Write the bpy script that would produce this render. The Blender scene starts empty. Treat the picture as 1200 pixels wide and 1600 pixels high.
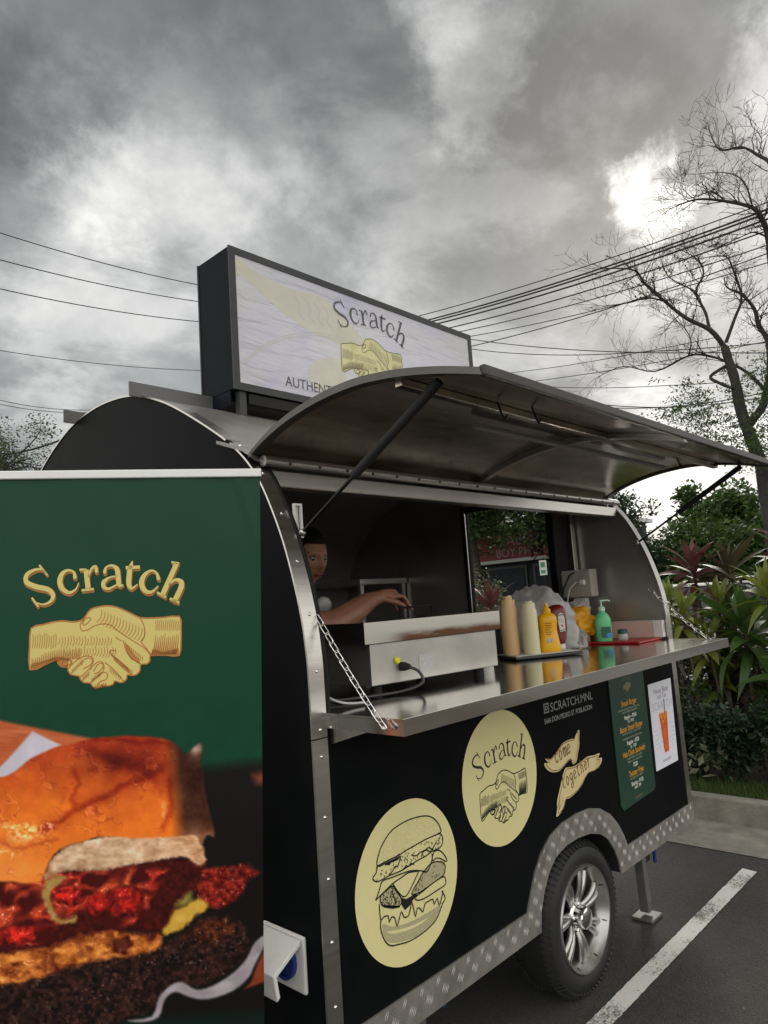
import bpy, math, random
import numpy as np
from mathutils import Vector, Matrix
from mathutils.geometry import tessellate_polygon

random.seed(7)
scene = bpy.context.scene
COL = scene.collection

# ------------------------------------------------------------------ camera
cam_d = bpy.data.cameras.new('camera')
cam = bpy.data.objects.new('camera', cam_d)
COL.objects.link(cam)
R = [[0.68974865, 0.04466944, 0.72266966], [-0.72077875, 0.13711472, 0.67946858], [-0.06873717, -0.98954747, 0.12677148]]
cam.matrix_world = Matrix(((R[0][0], -R[0][1], -R[0][2], 0.0), (R[1][0], -R[1][1], -R[1][2], -1.46225),
                           (R[2][0], -R[2][1], -R[2][2], 1.5), (0, 0, 0, 1)))
cam_d.sensor_fit = 'HORIZONTAL'
cam_d.sensor_width = 36.0
cam_d.lens = 36.0 * 1100.115 / 1200.0
cam_d.clip_start = 0.05
cam_d.clip_end = 2000
scene.camera = cam

# ------------------------------------------------------------------ sky, sun, exposure
SUN = Vector((0.824, 0.298, 0.481)).normalized()
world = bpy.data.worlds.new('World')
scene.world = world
world.use_nodes = True
nt = world.node_tree
nt.nodes.clear()


def N(tree, kind, **kw):
    n = tree.nodes.new(kind)
    for k, v in kw.items():
        setattr(n, k, v)
    return n


def setin(tree, node, name, val):
    if hasattr(val, 'is_linked') or isinstance(val, bpy.types.NodeSocket):
        tree.links.new(val, node.inputs[name])
    else:
        node.inputs[name].default_value = val


def M(tree, op, a, b=0.0, c=None, clamp=False):
    n = N(tree, 'ShaderNodeMath', operation=op)
    n.use_clamp = clamp
    setin(tree, n, 0, a)
    setin(tree, n, 1, b)
    if c is not None:
        setin(tree, n, 2, c)
    return n.outputs[0]


def VM(tree, op, a, b=None):
    n = N(tree, 'ShaderNodeVectorMath', operation=op)
    setin(tree, n, 0, a)
    if b is not None:
        setin(tree, n, 1, b)
    return n.outputs['Value'] if op in ('DOT_PRODUCT', 'LENGTH') else n.outputs[0]


def build_sky():
    t = nt
    tc = N(t, 'ShaderNodeTexCoord')
    d = VM(t, 'NORMALIZE', tc.outputs['Generated'])
    # cloud deck seen in perspective
    sep = N(t, 'ShaderNodeSeparateXYZ')
    t.links.new(d, sep.inputs[0])
    zz = M(t, 'ADD', M(t, 'MAXIMUM', sep.outputs[2], 0.0), 0.22)
    px = M(t, 'DIVIDE', sep.outputs[0], zz)
    py = M(t, 'DIVIDE', sep.outputs[1], zz)
    cmb = N(t, 'ShaderNodeCombineXYZ')
    t.links.new(px, cmb.inputs[0])
    t.links.new(py, cmb.inputs[1])

    def noise(vec, scale, detail, rough, dist=0.0):
        n = N(t, 'ShaderNodeTexNoise')
        n.inputs['Scale'].default_value = scale
        n.inputs['Detail'].default_value = detail
        n.inputs['Roughness'].default_value = rough
        n.inputs['Distortion'].default_value = dist
        t.links.new(vec, n.inputs['Vector'])
        return n
    big = noise(d, 3.2, 8, 0.55, 0.3)
    fine = noise(d, 11.0, 8, 0.6, 0.4)
    # billowed edges: bend the directions with noise before testing the cloud masses
    wob = noise(d, 5.5, 10, 0.68, 0.2)
    w2 = VM(t, 'SUBTRACT', wob.outputs['Color'], (0.5, 0.5, 0.5))
    sc = N(t, 'ShaderNodeVectorMath', operation='SCALE')
    t.links.new(w2, sc.inputs[0])
    sc.inputs['Scale'].default_value = 0.22
    dw = VM(t, 'NORMALIZE', VM(t, 'ADD', d, sc.outputs[0]))

    def blob(v, r0, r1, amp):
        v = Vector(v).normalized()
        dt = VM(t, 'DOT_PRODUCT', dw, tuple(v))
        mr = N(t, 'ShaderNodeMapRange', interpolation_type='SMOOTHSTEP')
        mr.inputs['From Min'].default_value = math.cos(math.radians(r1))
        mr.inputs['From Max'].default_value = math.cos(math.radians(r0))
        mr.inputs['To Min'].default_value = 0
        mr.inputs['To Max'].default_value = amp
        t.links.new(dt, mr.inputs['Value'])
        return mr.outputs[0]
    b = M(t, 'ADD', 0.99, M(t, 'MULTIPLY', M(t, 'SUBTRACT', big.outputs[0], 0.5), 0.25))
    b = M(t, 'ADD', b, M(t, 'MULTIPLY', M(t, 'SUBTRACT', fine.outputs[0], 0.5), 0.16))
    # broken layer of darker scud with crisper edges
    lay = noise(cmb.outputs[0], 2.3, 10, 0.6, 0.25)
    mr = N(t, 'ShaderNodeMapRange', interpolation_type='SMOOTHSTEP')
    mr.inputs['From Min'].default_value = 0.42
    mr.inputs['From Max'].default_value = 0.62
    mr.inputs['To Min'].default_value = -0.075
    mr.inputs['To Max'].default_value = 0.085
    t.links.new(lay.outputs[0], mr.inputs['Value'])
    b = M(t, 'ADD', b, mr.outputs[0])
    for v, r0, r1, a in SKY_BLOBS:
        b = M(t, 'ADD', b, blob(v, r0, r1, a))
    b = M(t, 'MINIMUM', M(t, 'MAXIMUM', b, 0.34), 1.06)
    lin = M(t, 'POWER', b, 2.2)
    ramp = N(t, 'ShaderNodeValToRGB')
    ramp.color_ramp.elements[0].position = 0.45
    ramp.color_ramp.elements[0].color = (0.98, 1.0, 0.955, 1)
    ramp.color_ramp.elements[1].position = 0.98
    ramp.color_ramp.elements[1].color = (1.0, 0.975, 0.90, 1)
    e = ramp.color_ramp.elements.new(0.68)
    e.color = (1.0, 0.995, 0.965, 1)
    t.links.new(b, ramp.inputs[0])
    sc2 = N(t, 'ShaderNodeVectorMath', operation='SCALE')
    t.links.new(ramp.outputs[0], sc2.inputs[0])
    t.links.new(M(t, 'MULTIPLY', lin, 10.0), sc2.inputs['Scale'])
    sky = N(t, 'ShaderNodeTexSky', sky_type='NISHITA')
    sky.sun_disc = False
    sky.sun_elevation = math.asin(SUN.z)
    sky.sun_rotation = math.atan2(SUN.x, SUN.y)
    mix = N(t, 'ShaderNodeMixRGB')
    mix.inputs[0].default_value = 0.06
    t.links.new(sc2.outputs[0], mix.inputs[1])
    t.links.new(sky.outputs[0], mix.inputs[2])
    bg = N(t, 'ShaderNodeBackground')
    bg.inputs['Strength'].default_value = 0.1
    t.links.new(mix.outputs[0], bg.inputs['Color'])
    out = N(t, 'ShaderNodeOutputWorld')
    t.links.new(bg.outputs[0], out.inputs['Surface'])


# direction, inner and outer radius in degrees, change of brightness: an added broad dimming of the view, then cloud masses and gaps
SKY_BLOBS = [((0.62, 0.50, 0.52), 32, 85, -0.432),  # added dimming across the view; sky outside stays brighter to light the front
             ((0.30, 0.70, 0.655), 2, 16, -0.07), ((0.26, 0.80, 0.54), 1, 8, -0.09),
             ((0.50, 0.56, 0.66), 2, 12, -0.06), ((0.675, 0.48, 0.56), 2, 12, -0.07),
             ((0.751, 0.37, 0.54), 2, 9, -0.08), ((0.76, 0.25, 0.61), 2, 9, -0.08),
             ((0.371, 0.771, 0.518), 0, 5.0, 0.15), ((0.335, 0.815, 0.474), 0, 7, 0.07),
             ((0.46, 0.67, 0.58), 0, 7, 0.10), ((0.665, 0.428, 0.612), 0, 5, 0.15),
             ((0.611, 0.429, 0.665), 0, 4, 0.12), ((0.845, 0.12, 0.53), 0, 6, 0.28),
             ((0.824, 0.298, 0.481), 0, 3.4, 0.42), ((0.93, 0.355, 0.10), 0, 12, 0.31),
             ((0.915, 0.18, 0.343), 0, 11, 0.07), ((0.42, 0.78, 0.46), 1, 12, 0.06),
             ((0.62, 0.70, 0.25), 2, 20, 0.02)]
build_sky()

sun_d = bpy.data.lights.new('sun', 'SUN')
sun_d.energy = 1.3
sun_d.angle = math.radians(14)
sun_d.color = (1.0, 0.95, 0.86)
sun = bpy.data.objects.new('sun', sun_d)
COL.objects.link(sun)
sun.rotation_euler = SUN.to_track_quat('Z', 'Y').to_euler()
scene.view_settings.view_transform = 'Standard'
scene.view_settings.look = 'None'
scene.view_settings.gamma = 1.0
scene.view_settings.exposure = 0.70
scene.view_settings.use_curve_mapping = False


# ------------------------------------------------------------------ helpers
def srgb(r, g, b):
    def f(c):
        c = c / 255.0
        return c / 12.92 if c <= 0.04045 else ((c + 0.055) / 1.055) ** 2.4
    return (f(r), f(g), f(b), 1.0)


MATS = {}


def mat(name, col, rough=0.5, metal=0.0, var=0.0, scale=12.0, bump=0.0, bscale=60.0, stretch=None, col2=None, spec=None,
        trans=0.0, island=0.0, alpha=1.0, coat=0.0, rvar=0.0, detail=6.0, transl=0.0):
    if name in MATS:
        return MATS[name]
    m = bpy.data.materials.new(name)
    m.use_nodes = True
    t = m.node_tree
    p = t.nodes['Principled BSDF']
    col = tuple(col) + (1.0,) if len(col) == 3 else tuple(col)
    p.inputs['Base Color'].default_value = col
    p.inputs['Roughness'].default_value = rough
    p.inputs['Metallic'].default_value = metal
    if spec is not None:
        p.inputs['Specular IOR Level'].default_value = spec
    if trans:
        p.inputs['Transmission Weight'].default_value = trans
    if coat:
        p.inputs['Coat Weight'].default_value = coat
    if alpha < 1:
        p.inputs['Alpha'].default_value = alpha
    tc = N(t, 'ShaderNodeTexCoord')
    vec = tc.outputs['Object']
    if stretch:
        mp = N(t, 'ShaderNodeMapping')
        mp.inputs['Scale'].default_value = stretch
        t.links.new(vec, mp.inputs[0])
        vec = mp.outputs[0]
    colsock = None
    if var or col2:
        nz = N(t, 'ShaderNodeTexNoise')
        nz.inputs['Scale'].default_value = scale
        nz.inputs['Detail'].default_value = detail
        nz.inputs['Roughness'].default_value = 0.65
        t.links.new(vec, nz.inputs['Vector'])
        r = N(t, 'ShaderNodeValToRGB')
        r.color_ramp.elements[0].position = 0.32
        r.color_ramp.elements[1].position = 0.68
        if col2:
            c2 = tuple(col2) + (1.0,) if len(col2) == 3 else tuple(col2)
            r.color_ramp.elements[0].color = col
            r.color_ramp.elements[1].color = c2
        else:
            r.color_ramp.elements[0].color = tuple(max(0, c * (1 - var)) for c in col[:3]) + (1,)
            r.color_ramp.elements[1].color = tuple(min(1, c * (1 + var)) for c in col[:3]) + (1,)
        t.links.new(nz.outputs[0], r.inputs[0])
        colsock = r.outputs[0]
        if rvar:
            rr = M(t, 'ADD', rough - rvar / 2, M(t, 'MULTIPLY', nz.outputs[0], rvar))
            t.links.new(rr, p.inputs['Roughness'])
    if island:
        g = N(t, 'ShaderNodeNewGeometry')
        hsv = N(t, 'ShaderNodeHueSaturation')
        if colsock is None:
            hsv.inputs['Color'].default_value = col
        else:
            t.links.new(colsock, hsv.inputs['Color'])
        t.links.new(M(t, 'ADD', 1 - island, M(t, 'MULTIPLY', g.outputs['Random Per Island'], 2 * island)), hsv.inputs['Value'])
        t.links.new(M(t, 'ADD', 0.485, M(t, 'MULTIPLY', g.outputs['Random Per Island'], 0.03)), hsv.inputs['Hue'])
        colsock = hsv.outputs[0]
    if colsock is not None:
        t.links.new(colsock, p.inputs['Base Color'])
    if bump:
        nb = N(t, 'ShaderNodeTexNoise')
        nb.inputs['Scale'].default_value = bscale
        nb.inputs['Detail'].default_value = 5
        t.links.new(vec, nb.inputs['Vector'])
        bp = N(t, 'ShaderNodeBump')
        bp.inputs['Strength'].default_value = bump
        bp.inputs['Distance'].default_value = 0.01
        t.links.new(nb.outputs[0], bp.inputs['Height'])
        t.links.new(bp.outputs[0], p.inputs['Normal'])
    if transl:
        tr = N(t, 'ShaderNodeBsdfTranslucent')
        if colsock is not None:
            t.links.new(colsock, tr.inputs[0])
        else:
            tr.inputs[0].default_value = col
        mx = N(t, 'ShaderNodeMixShader')
        mx.inputs[0].default_value = transl
        t.links.new(p.outputs[0], mx.inputs[1])
        t.links.new(tr.outputs[0], mx.inputs[2])
        t.links.new(mx.outputs[0], t.nodes['Material Output'].inputs['Surface'])
    MATS[name] = m
    return m


class MB:
    """collects geometry; build() links it as one mesh object"""

    def __init__(self):
        self.v = []
        self.f = []

    def add(self, verts, faces):
        o = len(self.v)
        self.v += [tuple(p) for p in verts]
        self.f += [tuple(i + o for i in fc) for fc in faces]
        return self

    def box(self, x0, x1, y0, y1, z0, z1, mx=None):
        vs = [Vector(p) for p in ((x0, y0, z0), (x1, y0, z0), (x1, y1, z0), (x0, y1, z0), (x0, y0, z1), (x1, y0, z1), (x1, y1, z1), (x0, y1, z1))]
        if mx is not None:
            vs = [mx @ p for p in vs]
        return self.add(vs, [(0, 3, 2, 1), (4, 5, 6, 7), (0, 1, 5, 4), (1, 2, 6, 5), (2, 3, 7, 6), (3, 0, 4, 7)])

    def bar(self, a, b, w, h, up=(0, 0, 1)):
        a, b = Vector(a), Vector(b)
        d = (b - a).normalized()
        s = d.cross(Vector(up))
        if s.length < 1e-4:
            s = d.cross(Vector((1, 0, 0)))
        s.normalize()
        u = s.cross(d).normalized()
        vs = []
        for p in (a, b):
            for i, j in ((-1, -1), (1, -1), (1, 1), (-1, 1)):
                vs.append(p + s * (i * w / 2) + u * (j * h / 2))
        return self.add(vs, [(0, 1, 2, 3), (7, 6, 5, 4), (0, 4, 5, 1), (1, 5, 6, 2), (2, 6, 7, 3), (3, 7, 4, 0)])

    def tube(self, pts, r, seg=8, closed=False, caps=True):
        pts = [Vector(p) for p in pts]
        n = len(pts)
        rs = r if isinstance(r, (list, tuple)) else [r] * n
        vs, fs = [], []
        prev = None
        for i in range(n):
            if closed:
                d = pts[(i + 1) % n] - pts[i - 1]
            else:
                d = pts[min(i + 1, n - 1)] - pts[max(i - 1, 0)]
            if d.length < 1e-9:
                d = Vector((0, 0, 1))
            d.normalize()
            if prev is None:
                s = d.cross(Vector((0, 0, 1)))
                if s.length < 0.05:
                    s = d.cross(Vector((1, 0, 0)))
            else:
                s = prev - d * prev.dot(d)
            s.normalize()
            prev = s
            u = d.cross(s)
            for k in range(seg):
                a = 2 * math.pi * k / seg
                vs.append(pts[i] + (s * math.cos(a) + u * math.sin(a)) * rs[i])
        m = n if closed else n - 1
        for i in range(m):
            j = (i + 1) % n
            for k in range(seg):
                l = (k + 1) % seg
                fs.append((i * seg + k, i * seg + l, j * seg + l, j * seg + k))
        if caps and not closed:
            fs.append(tuple(range(seg))[::-1])
            fs.append(tuple(range((n - 1) * seg, n * seg)))
        return self.add(vs, fs)

    def lathe(self, prof, origin, axis=(0, 0, 1), seg=24, sx=1.0, sy=1.0, caps=True, ref=None):
        ax = Vector(axis).normalized()
        s = Vector(ref) if ref else (Vector((1, 0, 0)) if abs(ax.x) < 0.9 else Vector((0, 1, 0)))
        s = (s - ax * s.dot(ax)).normalized()
        u = ax.cross(s)
        o = Vector(origin)
        vs, fs = [], []
        for r, h in prof:
            for k in range(seg):
                a = 2 * math.pi * k / seg
                vs.append(o + ax * h + s * (math.cos(a) * r * sx) + u * (math.sin(a) * r * sy))
        for i in range(len(prof) - 1):
            for k in range(seg):
                l = (k + 1) % seg
                fs.append((i * seg + k, i * seg + l, (i + 1) * seg + l, (i + 1) * seg + k))
        if caps:
            fs.append(tuple(range(seg))[::-1])
            fs.append(tuple(range((len(prof) - 1) * seg, len(prof) * seg)))
        return self.add(vs, fs)

    def prism(self, poly, off):
        """a flat polygon of 3-D points and the same polygon moved by off"""
        poly = [Vector(p) for p in poly]
        off = Vector(off)
        n = len(poly)
        tris = tessellate_polygon([poly])
        vs = poly + [p + off for p in poly]
        fs = [tuple(t) for t in tris] + [tuple(i + n for i in t[::-1]) for t in tris]
        fs += [(i, (i + 1) % n, (i + 1) % n + n, i + n) for i in range(n)]
        return self.add(vs, fs)

    def shell(self, rows_a, rows_b):
        """closed sheet between two grids of equal size (outer, inner)"""
        m, n = len(rows_a), len(rows_a[0])
        vs = [p for r in rows_a for p in r] + [p for r in rows_b for p in r]
        k = m * n
        fs = []
        for i in range(m - 1):
            for j in range(n - 1):
                a, b, c, d = i * n + j, i * n + j + 1, (i + 1) * n + j + 1, (i + 1) * n + j
                fs += [(a, b, c, d), (d + k, c + k, b + k, a + k)]
        for i in range(m - 1):
            for j in (0, n - 1):
                a, d = i * n + j, (i + 1) * n + j
                fs.append((a, d, d + k, a + k))
        for j in range(n - 1):
            for i in (0, m - 1):
                a, b = i * n + j, i * n + j + 1
                fs.append((a, b, b + k, a + k))
        return self.add(vs, fs)

    def ball(self, c, rx, ry=None, rz=None, seg=12, rings=8):
        ry = rx if ry is None else ry
        rz = rx if rz is None else rz
        vs = [(c[0], c[1], c[2] + rz)]
        for i in range(1, rings):
            th = math.pi * i / rings
            for k in range(seg):
                a = 2 * math.pi * k / seg
                vs.append((c[0] + rx * math.sin(th) * math.cos(a), c[1] + ry * math.sin(th) * math.sin(a), c[2] + rz * math.cos(th)))
        vs.append((c[0], c[1], c[2] - rz))
        fs = [(0, 1 + k, 1 + (k + 1) % seg) for k in range(seg)]
        for i in range(rings - 2):
            for k in range(seg):
                a, b = 1 + i * seg + k, 1 + i * seg + (k + 1) % seg
                fs.append((a, a + seg, b + seg, b))
        last = len(vs) - 1
        o = 1 + (rings - 2) * seg
        fs += [(last, o + (k + 1) % seg, o + k) for k in range(seg)]
        return self.add(vs, fs)

    def build(self, name, m, parent=None, smooth=0, bevel=0.0, seg=2):
        return mk(name, mesh_of(name, self.v, self.f, m, smooth), parent, bevel, seg)


def mesh_of(name, v, f, m, smooth=0):
    me = bpy.data.meshes.new(name)
    me.from_pydata([tuple(p) for p in v], [], f)
    me.validate()
    # consistent outward normals
    import bmesh
    if len(f) < 60000:
        bm = bmesh.new()
        bm.from_mesh(me)
        bmesh.ops.recalc_face_normals(bm, faces=bm.faces)
        bm.to_mesh(me)
        bm.free()
    if m is not None:
        me.materials.append(m)
    if smooth:
        me.polygons.foreach_set('use_smooth', [True] * len(me.polygons))
        if smooth < 180:
            me.set_sharp_from_angle(angle=math.radians(smooth))
    me.update()
    return me


def mk(name, me, parent=None, bevel=0.0, seg=2):
    o = bpy.data.objects.new(name, me)
    COL.objects.link(o)
    if parent is not None:
        o.parent = parent
        o.matrix_parent_inverse = MW[parent.name].inverted()
    MW[o.name] = MW.get(o.name, Matrix())
    if bevel:
        b = o.modifiers.new('bevel', 'BEVEL')
        b.width = bevel
        b.segments = seg
        b.limit_method = 'ANGLE'
        b.angle_limit = math.radians(40)
    return o


MW = {}


def thing(name, label, cat, loc=(0, 0, 0), group=None):
    o = bpy.data.objects.new(name, None)
    o.empty_display_size = 0.1
    COL.objects.link(o)
    o.location = loc
    MW[o.name] = Matrix.Translation(Vector(loc))
    return tag(o, label, cat, group)


def tag(o, label, cat, group=None):
    o['label'] = label
    o['category'] = cat
    if group:
        o['group'] = group
    return o


def kind(o, k):
    o['kind'] = k
    return o


def catmull(pts, n=6, closed=False):
    pts = [Vector(p) for p in pts]
    if len(pts) < 3:
        return pts
    out = []
    m = len(pts)
    rng = range(m if closed else m - 1)
    for i in rng:
        p0 = pts[i - 1] if (closed or i > 0) else pts[0]
        p1 = pts[i]
        p2 = pts[(i + 1) % m]
        p3 = pts[(i + 2) % m] if (closed or i + 2 < m) else pts[-1]
        for k in range(n):
            t = k / n
            out.append(0.5 * ((2 * p1) + (p2 - p0) * t + (2 * p0 - 5 * p1 + 4 * p2 - p3) * t * t + (3 * p1 - p0 - 3 * p2 + p3) * t ** 3))
    if not closed:
        out.append(pts[-1])
    return out


# flat print: polygons, pen strokes and lettering on a plane ------------------
class Art:
    def __init__(self, O, U, V, Nn, lift=0.001, step=0.0006, fold=None):
        self.O, self.U, self.V, self.Nn = Vector(O), Vector(U), Vector(V), Vector(Nn)
        self.lift, self.step, self.fold = lift, step, fold

    def p(self, u, v, k):
        w = self.lift + self.step * k
        if self.fold:
            w += self.fold(u, v)
        return self.O + self.U * u + self.V * v + self.Nn * w

    def poly(self, mb, pts, k, tf=None, smooth=0, closed=True):
        if smooth:
            pts = [(q.x, q.y) for q in catmull([(a, b, 0) for a, b in pts], smooth, closed=True)]
        if tf:
            pts = [tf(*q) for q in pts]
        tris = tessellate_polygon([[Vector((a, b, 0)) for a, b in pts]])
        mb.add([self.p(a, b, k) for a, b in pts], [tuple(t) for t in tris])
        return mb

    def stroke(self, mb, pts, w, k, tf=None, smooth=5, closed=False, caps=True, taper=False):
        """pts (x, y) or (x, y, width); w the width in the points' units"""
        P = [(q[0], q[1], q[2] if len(q) > 2 else w) for q in pts]
        if smooth and len(P) > 2:
            P = [(q.x, q.y, max(1e-5, q.z)) for q in catmull(P, smooth, closed)]
        if taper:
            n = len(P) - 1
            P = [(x, y, ww * max(0.12, math.sin(math.pi * (0.12 + 0.8 * i / n)) if taper == 2 else 1 - 0.9 * i / n)) for i, (x, y, ww) in enumerate(P)]
        n = len(P)
        L, Rr = [], []
        for i in range(n):
            a = P[(i - 1) % n] if (closed or i > 0) else P[0]
            b = P[(i + 1) % n] if (closed or i < n - 1) else P[-1]
            dx, dy = b[0] - a[0], b[1] - a[1]
            l = math.hypot(dx, dy) or 1e-9
            nx, ny = -dy / l, dx / l
            h = P[i][2] / 2
            L.append((P[i][0] + nx * h, P[i][1] + ny * h))
            Rr.append((P[i][0] - nx * h, P[i][1] - ny * h))
        vs = L + Rr
        fs = [(i, (i + 1) % n, n + (i + 1) % n, n + i) for i in range(n if closed else n - 1)]
        if caps and not closed:
            for e, j in ((0, 1), (n - 1, n - 2)):
                cx, cy, w_ = P[e]
                a0 = math.atan2(cy - P[j][1], cx - P[j][0])
                o = len(vs)
                vs.append((cx, cy))
                for q in range(7):
                    a = a0 - math.pi / 2 + math.pi * q / 6
                    vs.append((cx + math.cos(a) * w_ / 2, cy + math.sin(a) * w_ / 2))
                fs += [(o, o + 1 + q, o + 2 + q) for q in range(6)]
        if tf:
            vs = [tf(*q) for q in vs]
        mb.add([self.p(a, b, k) for a, b in vs], fs)
        return mb

    def text(self, mb, body, size, u, v, k, align='CENTER', sx=1.0, shear=0.0, rot=0.0, bold=0.0):
        vs, fs = text_mesh(body, size, align, shear, bold)
        c, s = math.cos(rot), math.sin(rot)
        mb.add([self.p(u + c * x * sx - s * y, v + s * x * sx + c * y, k) for x, y in vs], fs)
        return mb


_TXT = {}


def text_mesh(body, size, align, shear, bold):
    key = (body, align, shear, bold)
    if key not in _TXT:
        cu = bpy.data.curves.new('lettering', 'FONT')
        cu.body = body
        cu.align_x = align
        cu.shear = shear
        cu.offset = bold
        cu.resolution_u = 4
        ob = bpy.data.objects.new('lettering', cu)
        COL.objects.link(ob)
        dg = bpy.context.evaluated_depsgraph_get()
        ev = ob.evaluated_get(dg)
        me = ev.to_mesh()
        _TXT[key] = ([(q.co.x, q.co.y) for q in me.vertices], [tuple(q.vertices) for q in me.polygons])
        ev.to_mesh_clear()
        bpy.data.objects.remove(ob)
        bpy.data.curves.remove(cu)
    vs, fs = _TXT[key]
    return [(x * size, y * size) for x, y in vs], fs


# materials shared by several things
STEEL = mat('brushed_steel', (0.52, 0.50, 0.47), 0.30, 1.0, var=0.10, scale=3, bump=0.04, bscale=30, stretch=(1, 14, 14), rvar=0.12)
STEEL_DARK = mat('dull_steel_sheet', (0.40, 0.385, 0.36), 0.34, 1.0, var=0.18, scale=2.0, bump=0.03, bscale=12, stretch=(1, 4, 4), rvar=0.15)
COUNTER_STEEL = mat('polished_counter_steel', (0.62, 0.60, 0.565), 0.12, 1.0, var=0.08, scale=3, bump=0.010, bscale=25, stretch=(1, 10, 10), rvar=0.10)
ROOF_STEEL = mat('weathered_roof_steel', (0.50, 0.48, 0.45), 0.42, 1.0, var=0.12, scale=4, bump=0.05, bscale=18, rvar=0.1)
BLACK = mat('black_panel_paint', (0.0035, 0.0045, 0.0052), 0.45, 0.0, col2=(.0085, .0092, .0095), detail=12, scale=2.2, spec=0.03, bump=0.03, bscale=5, rvar=.35)
BLACK_MATT = mat('black_underbody', (0.01, 0.01, 0.01), 0.8)
RUBBER = mat('black_rubber', (0.008, 0.008, 0.008), 0.55, spec=.2, var=0.2, scale=30)
FRAME = mat('dark_grey_frame', (0.016, 0.016, 0.016), 0.55, 0.0, spec=.15, var=0.15, scale=8)
WHITE = mat('white_plastic', (0.74, 0.73, 0.70), 0.38, var=0.05, scale=20)
CREAM = mat('cream_vinyl', srgb(226, 216, 158)[:3], 0.42, var=0.03, scale=5)
INK = mat('black_ink', (0.006, 0.006, 0.005), 0.5)
SIGNFRAME = mat('sign_frame_grey', (.05, .051, .055), .5, var=.12, scale=8, spec=.2)
CHROME = mat('chrome', (0.80, 0.79, 0.77), 0.10, 1.0)

# ================================================================== the setting


def asphalt_material():
    mm = bpy.data.materials.new('asphalt')
    mm.use_nodes = True
    t = mm.node_tree
    p = t.nodes['Principled BSDF']
    p.inputs['Roughness'].default_value = .85
    tc = N(t, 'ShaderNodeTexCoord')

    def nz(sc, det, ro=.6):
        n = N(t, 'ShaderNodeTexNoise')
        n.inputs['Scale'].default_value = sc
        n.inputs['Detail'].default_value = det
        n.inputs['Roughness'].default_value = ro
        t.links.new(tc.outputs['Object'], n.inputs['Vector'])
        return n.outputs[0]
    vo = N(t, 'ShaderNodeTexVoronoi')
    vo.inputs['Scale'].default_value = 150
    t.links.new(tc.outputs['Object'], vo.inputs['Vector'])
    stone = N(t, 'ShaderNodeSeparateColor')
    t.links.new(vo.outputs['Color'], stone.inputs[0])
    big, mid = nz(.9, 6), nz(7, 10, .7)
    val = M(t, 'ADD', M(t, 'MULTIPLY', stone.outputs[0], .026), M(t, 'MULTIPLY', mid, .034))
    val = M(t, 'ADD', val, M(t, 'MULTIPLY', M(t, 'SUBTRACT', big, .5), .035))
    val = M(t, 'MAXIMUM', M(t, 'ADD', val, .018), .012)
    cm = N(t, 'ShaderNodeCombineColor')
    t.links.new(val, cm.inputs[0])
    t.links.new(M(t, 'MULTIPLY', val, .97), cm.inputs[1])
    t.links.new(M(t, 'MULTIPLY', val, .89), cm.inputs[2])
    t.links.new(cm.outputs[0], p.inputs['Base Color'])
    bp = N(t, 'ShaderNodeBump')
    bp.inputs['Strength'].default_value = .7
    bp.inputs['Distance'].default_value = .004
    t.links.new(vo.outputs['Distance'], bp.inputs['Height'])
    t.links.new(bp.outputs[0], p.inputs['Normal'])
    return mm


ASPHALT = asphalt_material()
CONCRETE = mat('weathered_concrete', (0.15, 0.14, 0.12), 0.9, scale=6, col2=(0.31, 0.295, 0.255), bump=0.5, bscale=70, detail=15)
SOIL = mat('planting_soil', (0.030, 0.022, 0.015), 0.95, scale=14, col2=(0.055, 0.042, 0.028), bump=0.6, bscale=30)
PAVE = mat('road_surface', (0.10, 0.098, 0.092), 0.9, scale=0.6, col2=(0.15, 0.147, 0.14), bump=0.2, bscale=60)

g = MB().add([(-150, -150, 0), (250, -150, 0), (250, 150, 0), (-150, 150, 0)], [(0, 1, 2, 3)]).build('ground', ASPHALT)
kind(g, 'structure')
# concrete gutter along the kerb, in poured lengths
m = MB()
kind(m.add([(4.205, -8, 0.004), (4.70, -8, 0.004), (4.70, 9, 0.004), (4.205, 9, 0.004)], [(0, 1, 2, 3)]).build('gutter', CONCRETE), 'structure')
kerb = bpy.data.objects.new('kerb', None)
COL.objects.link(kerb)
kind(kerb, 'structure')
MW['kerb'] = Matrix()
for i in range(14):
    y0 = -7.6 + i * 1.2
    b = MB().box(4.695, 4.785, y0 + 0.004, y0 + 1.196, -0.05, 0.15).build('kerb_stone', CONCRETE, kerb, bevel=0.014, seg=3)
kind(MB().box(4.783, 8.2, -8, 9, -0.05, 0.125).build('planting_bed', SOIL), 'structure')
kind(MB().add([(8.2, -60, 0.006), (15.0, -60, 0.006), (15.0, 80, 0.006), (8.2, 80, 0.006)], [(0, 1, 2, 3)]).build('road', PAVE), 'structure')


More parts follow.
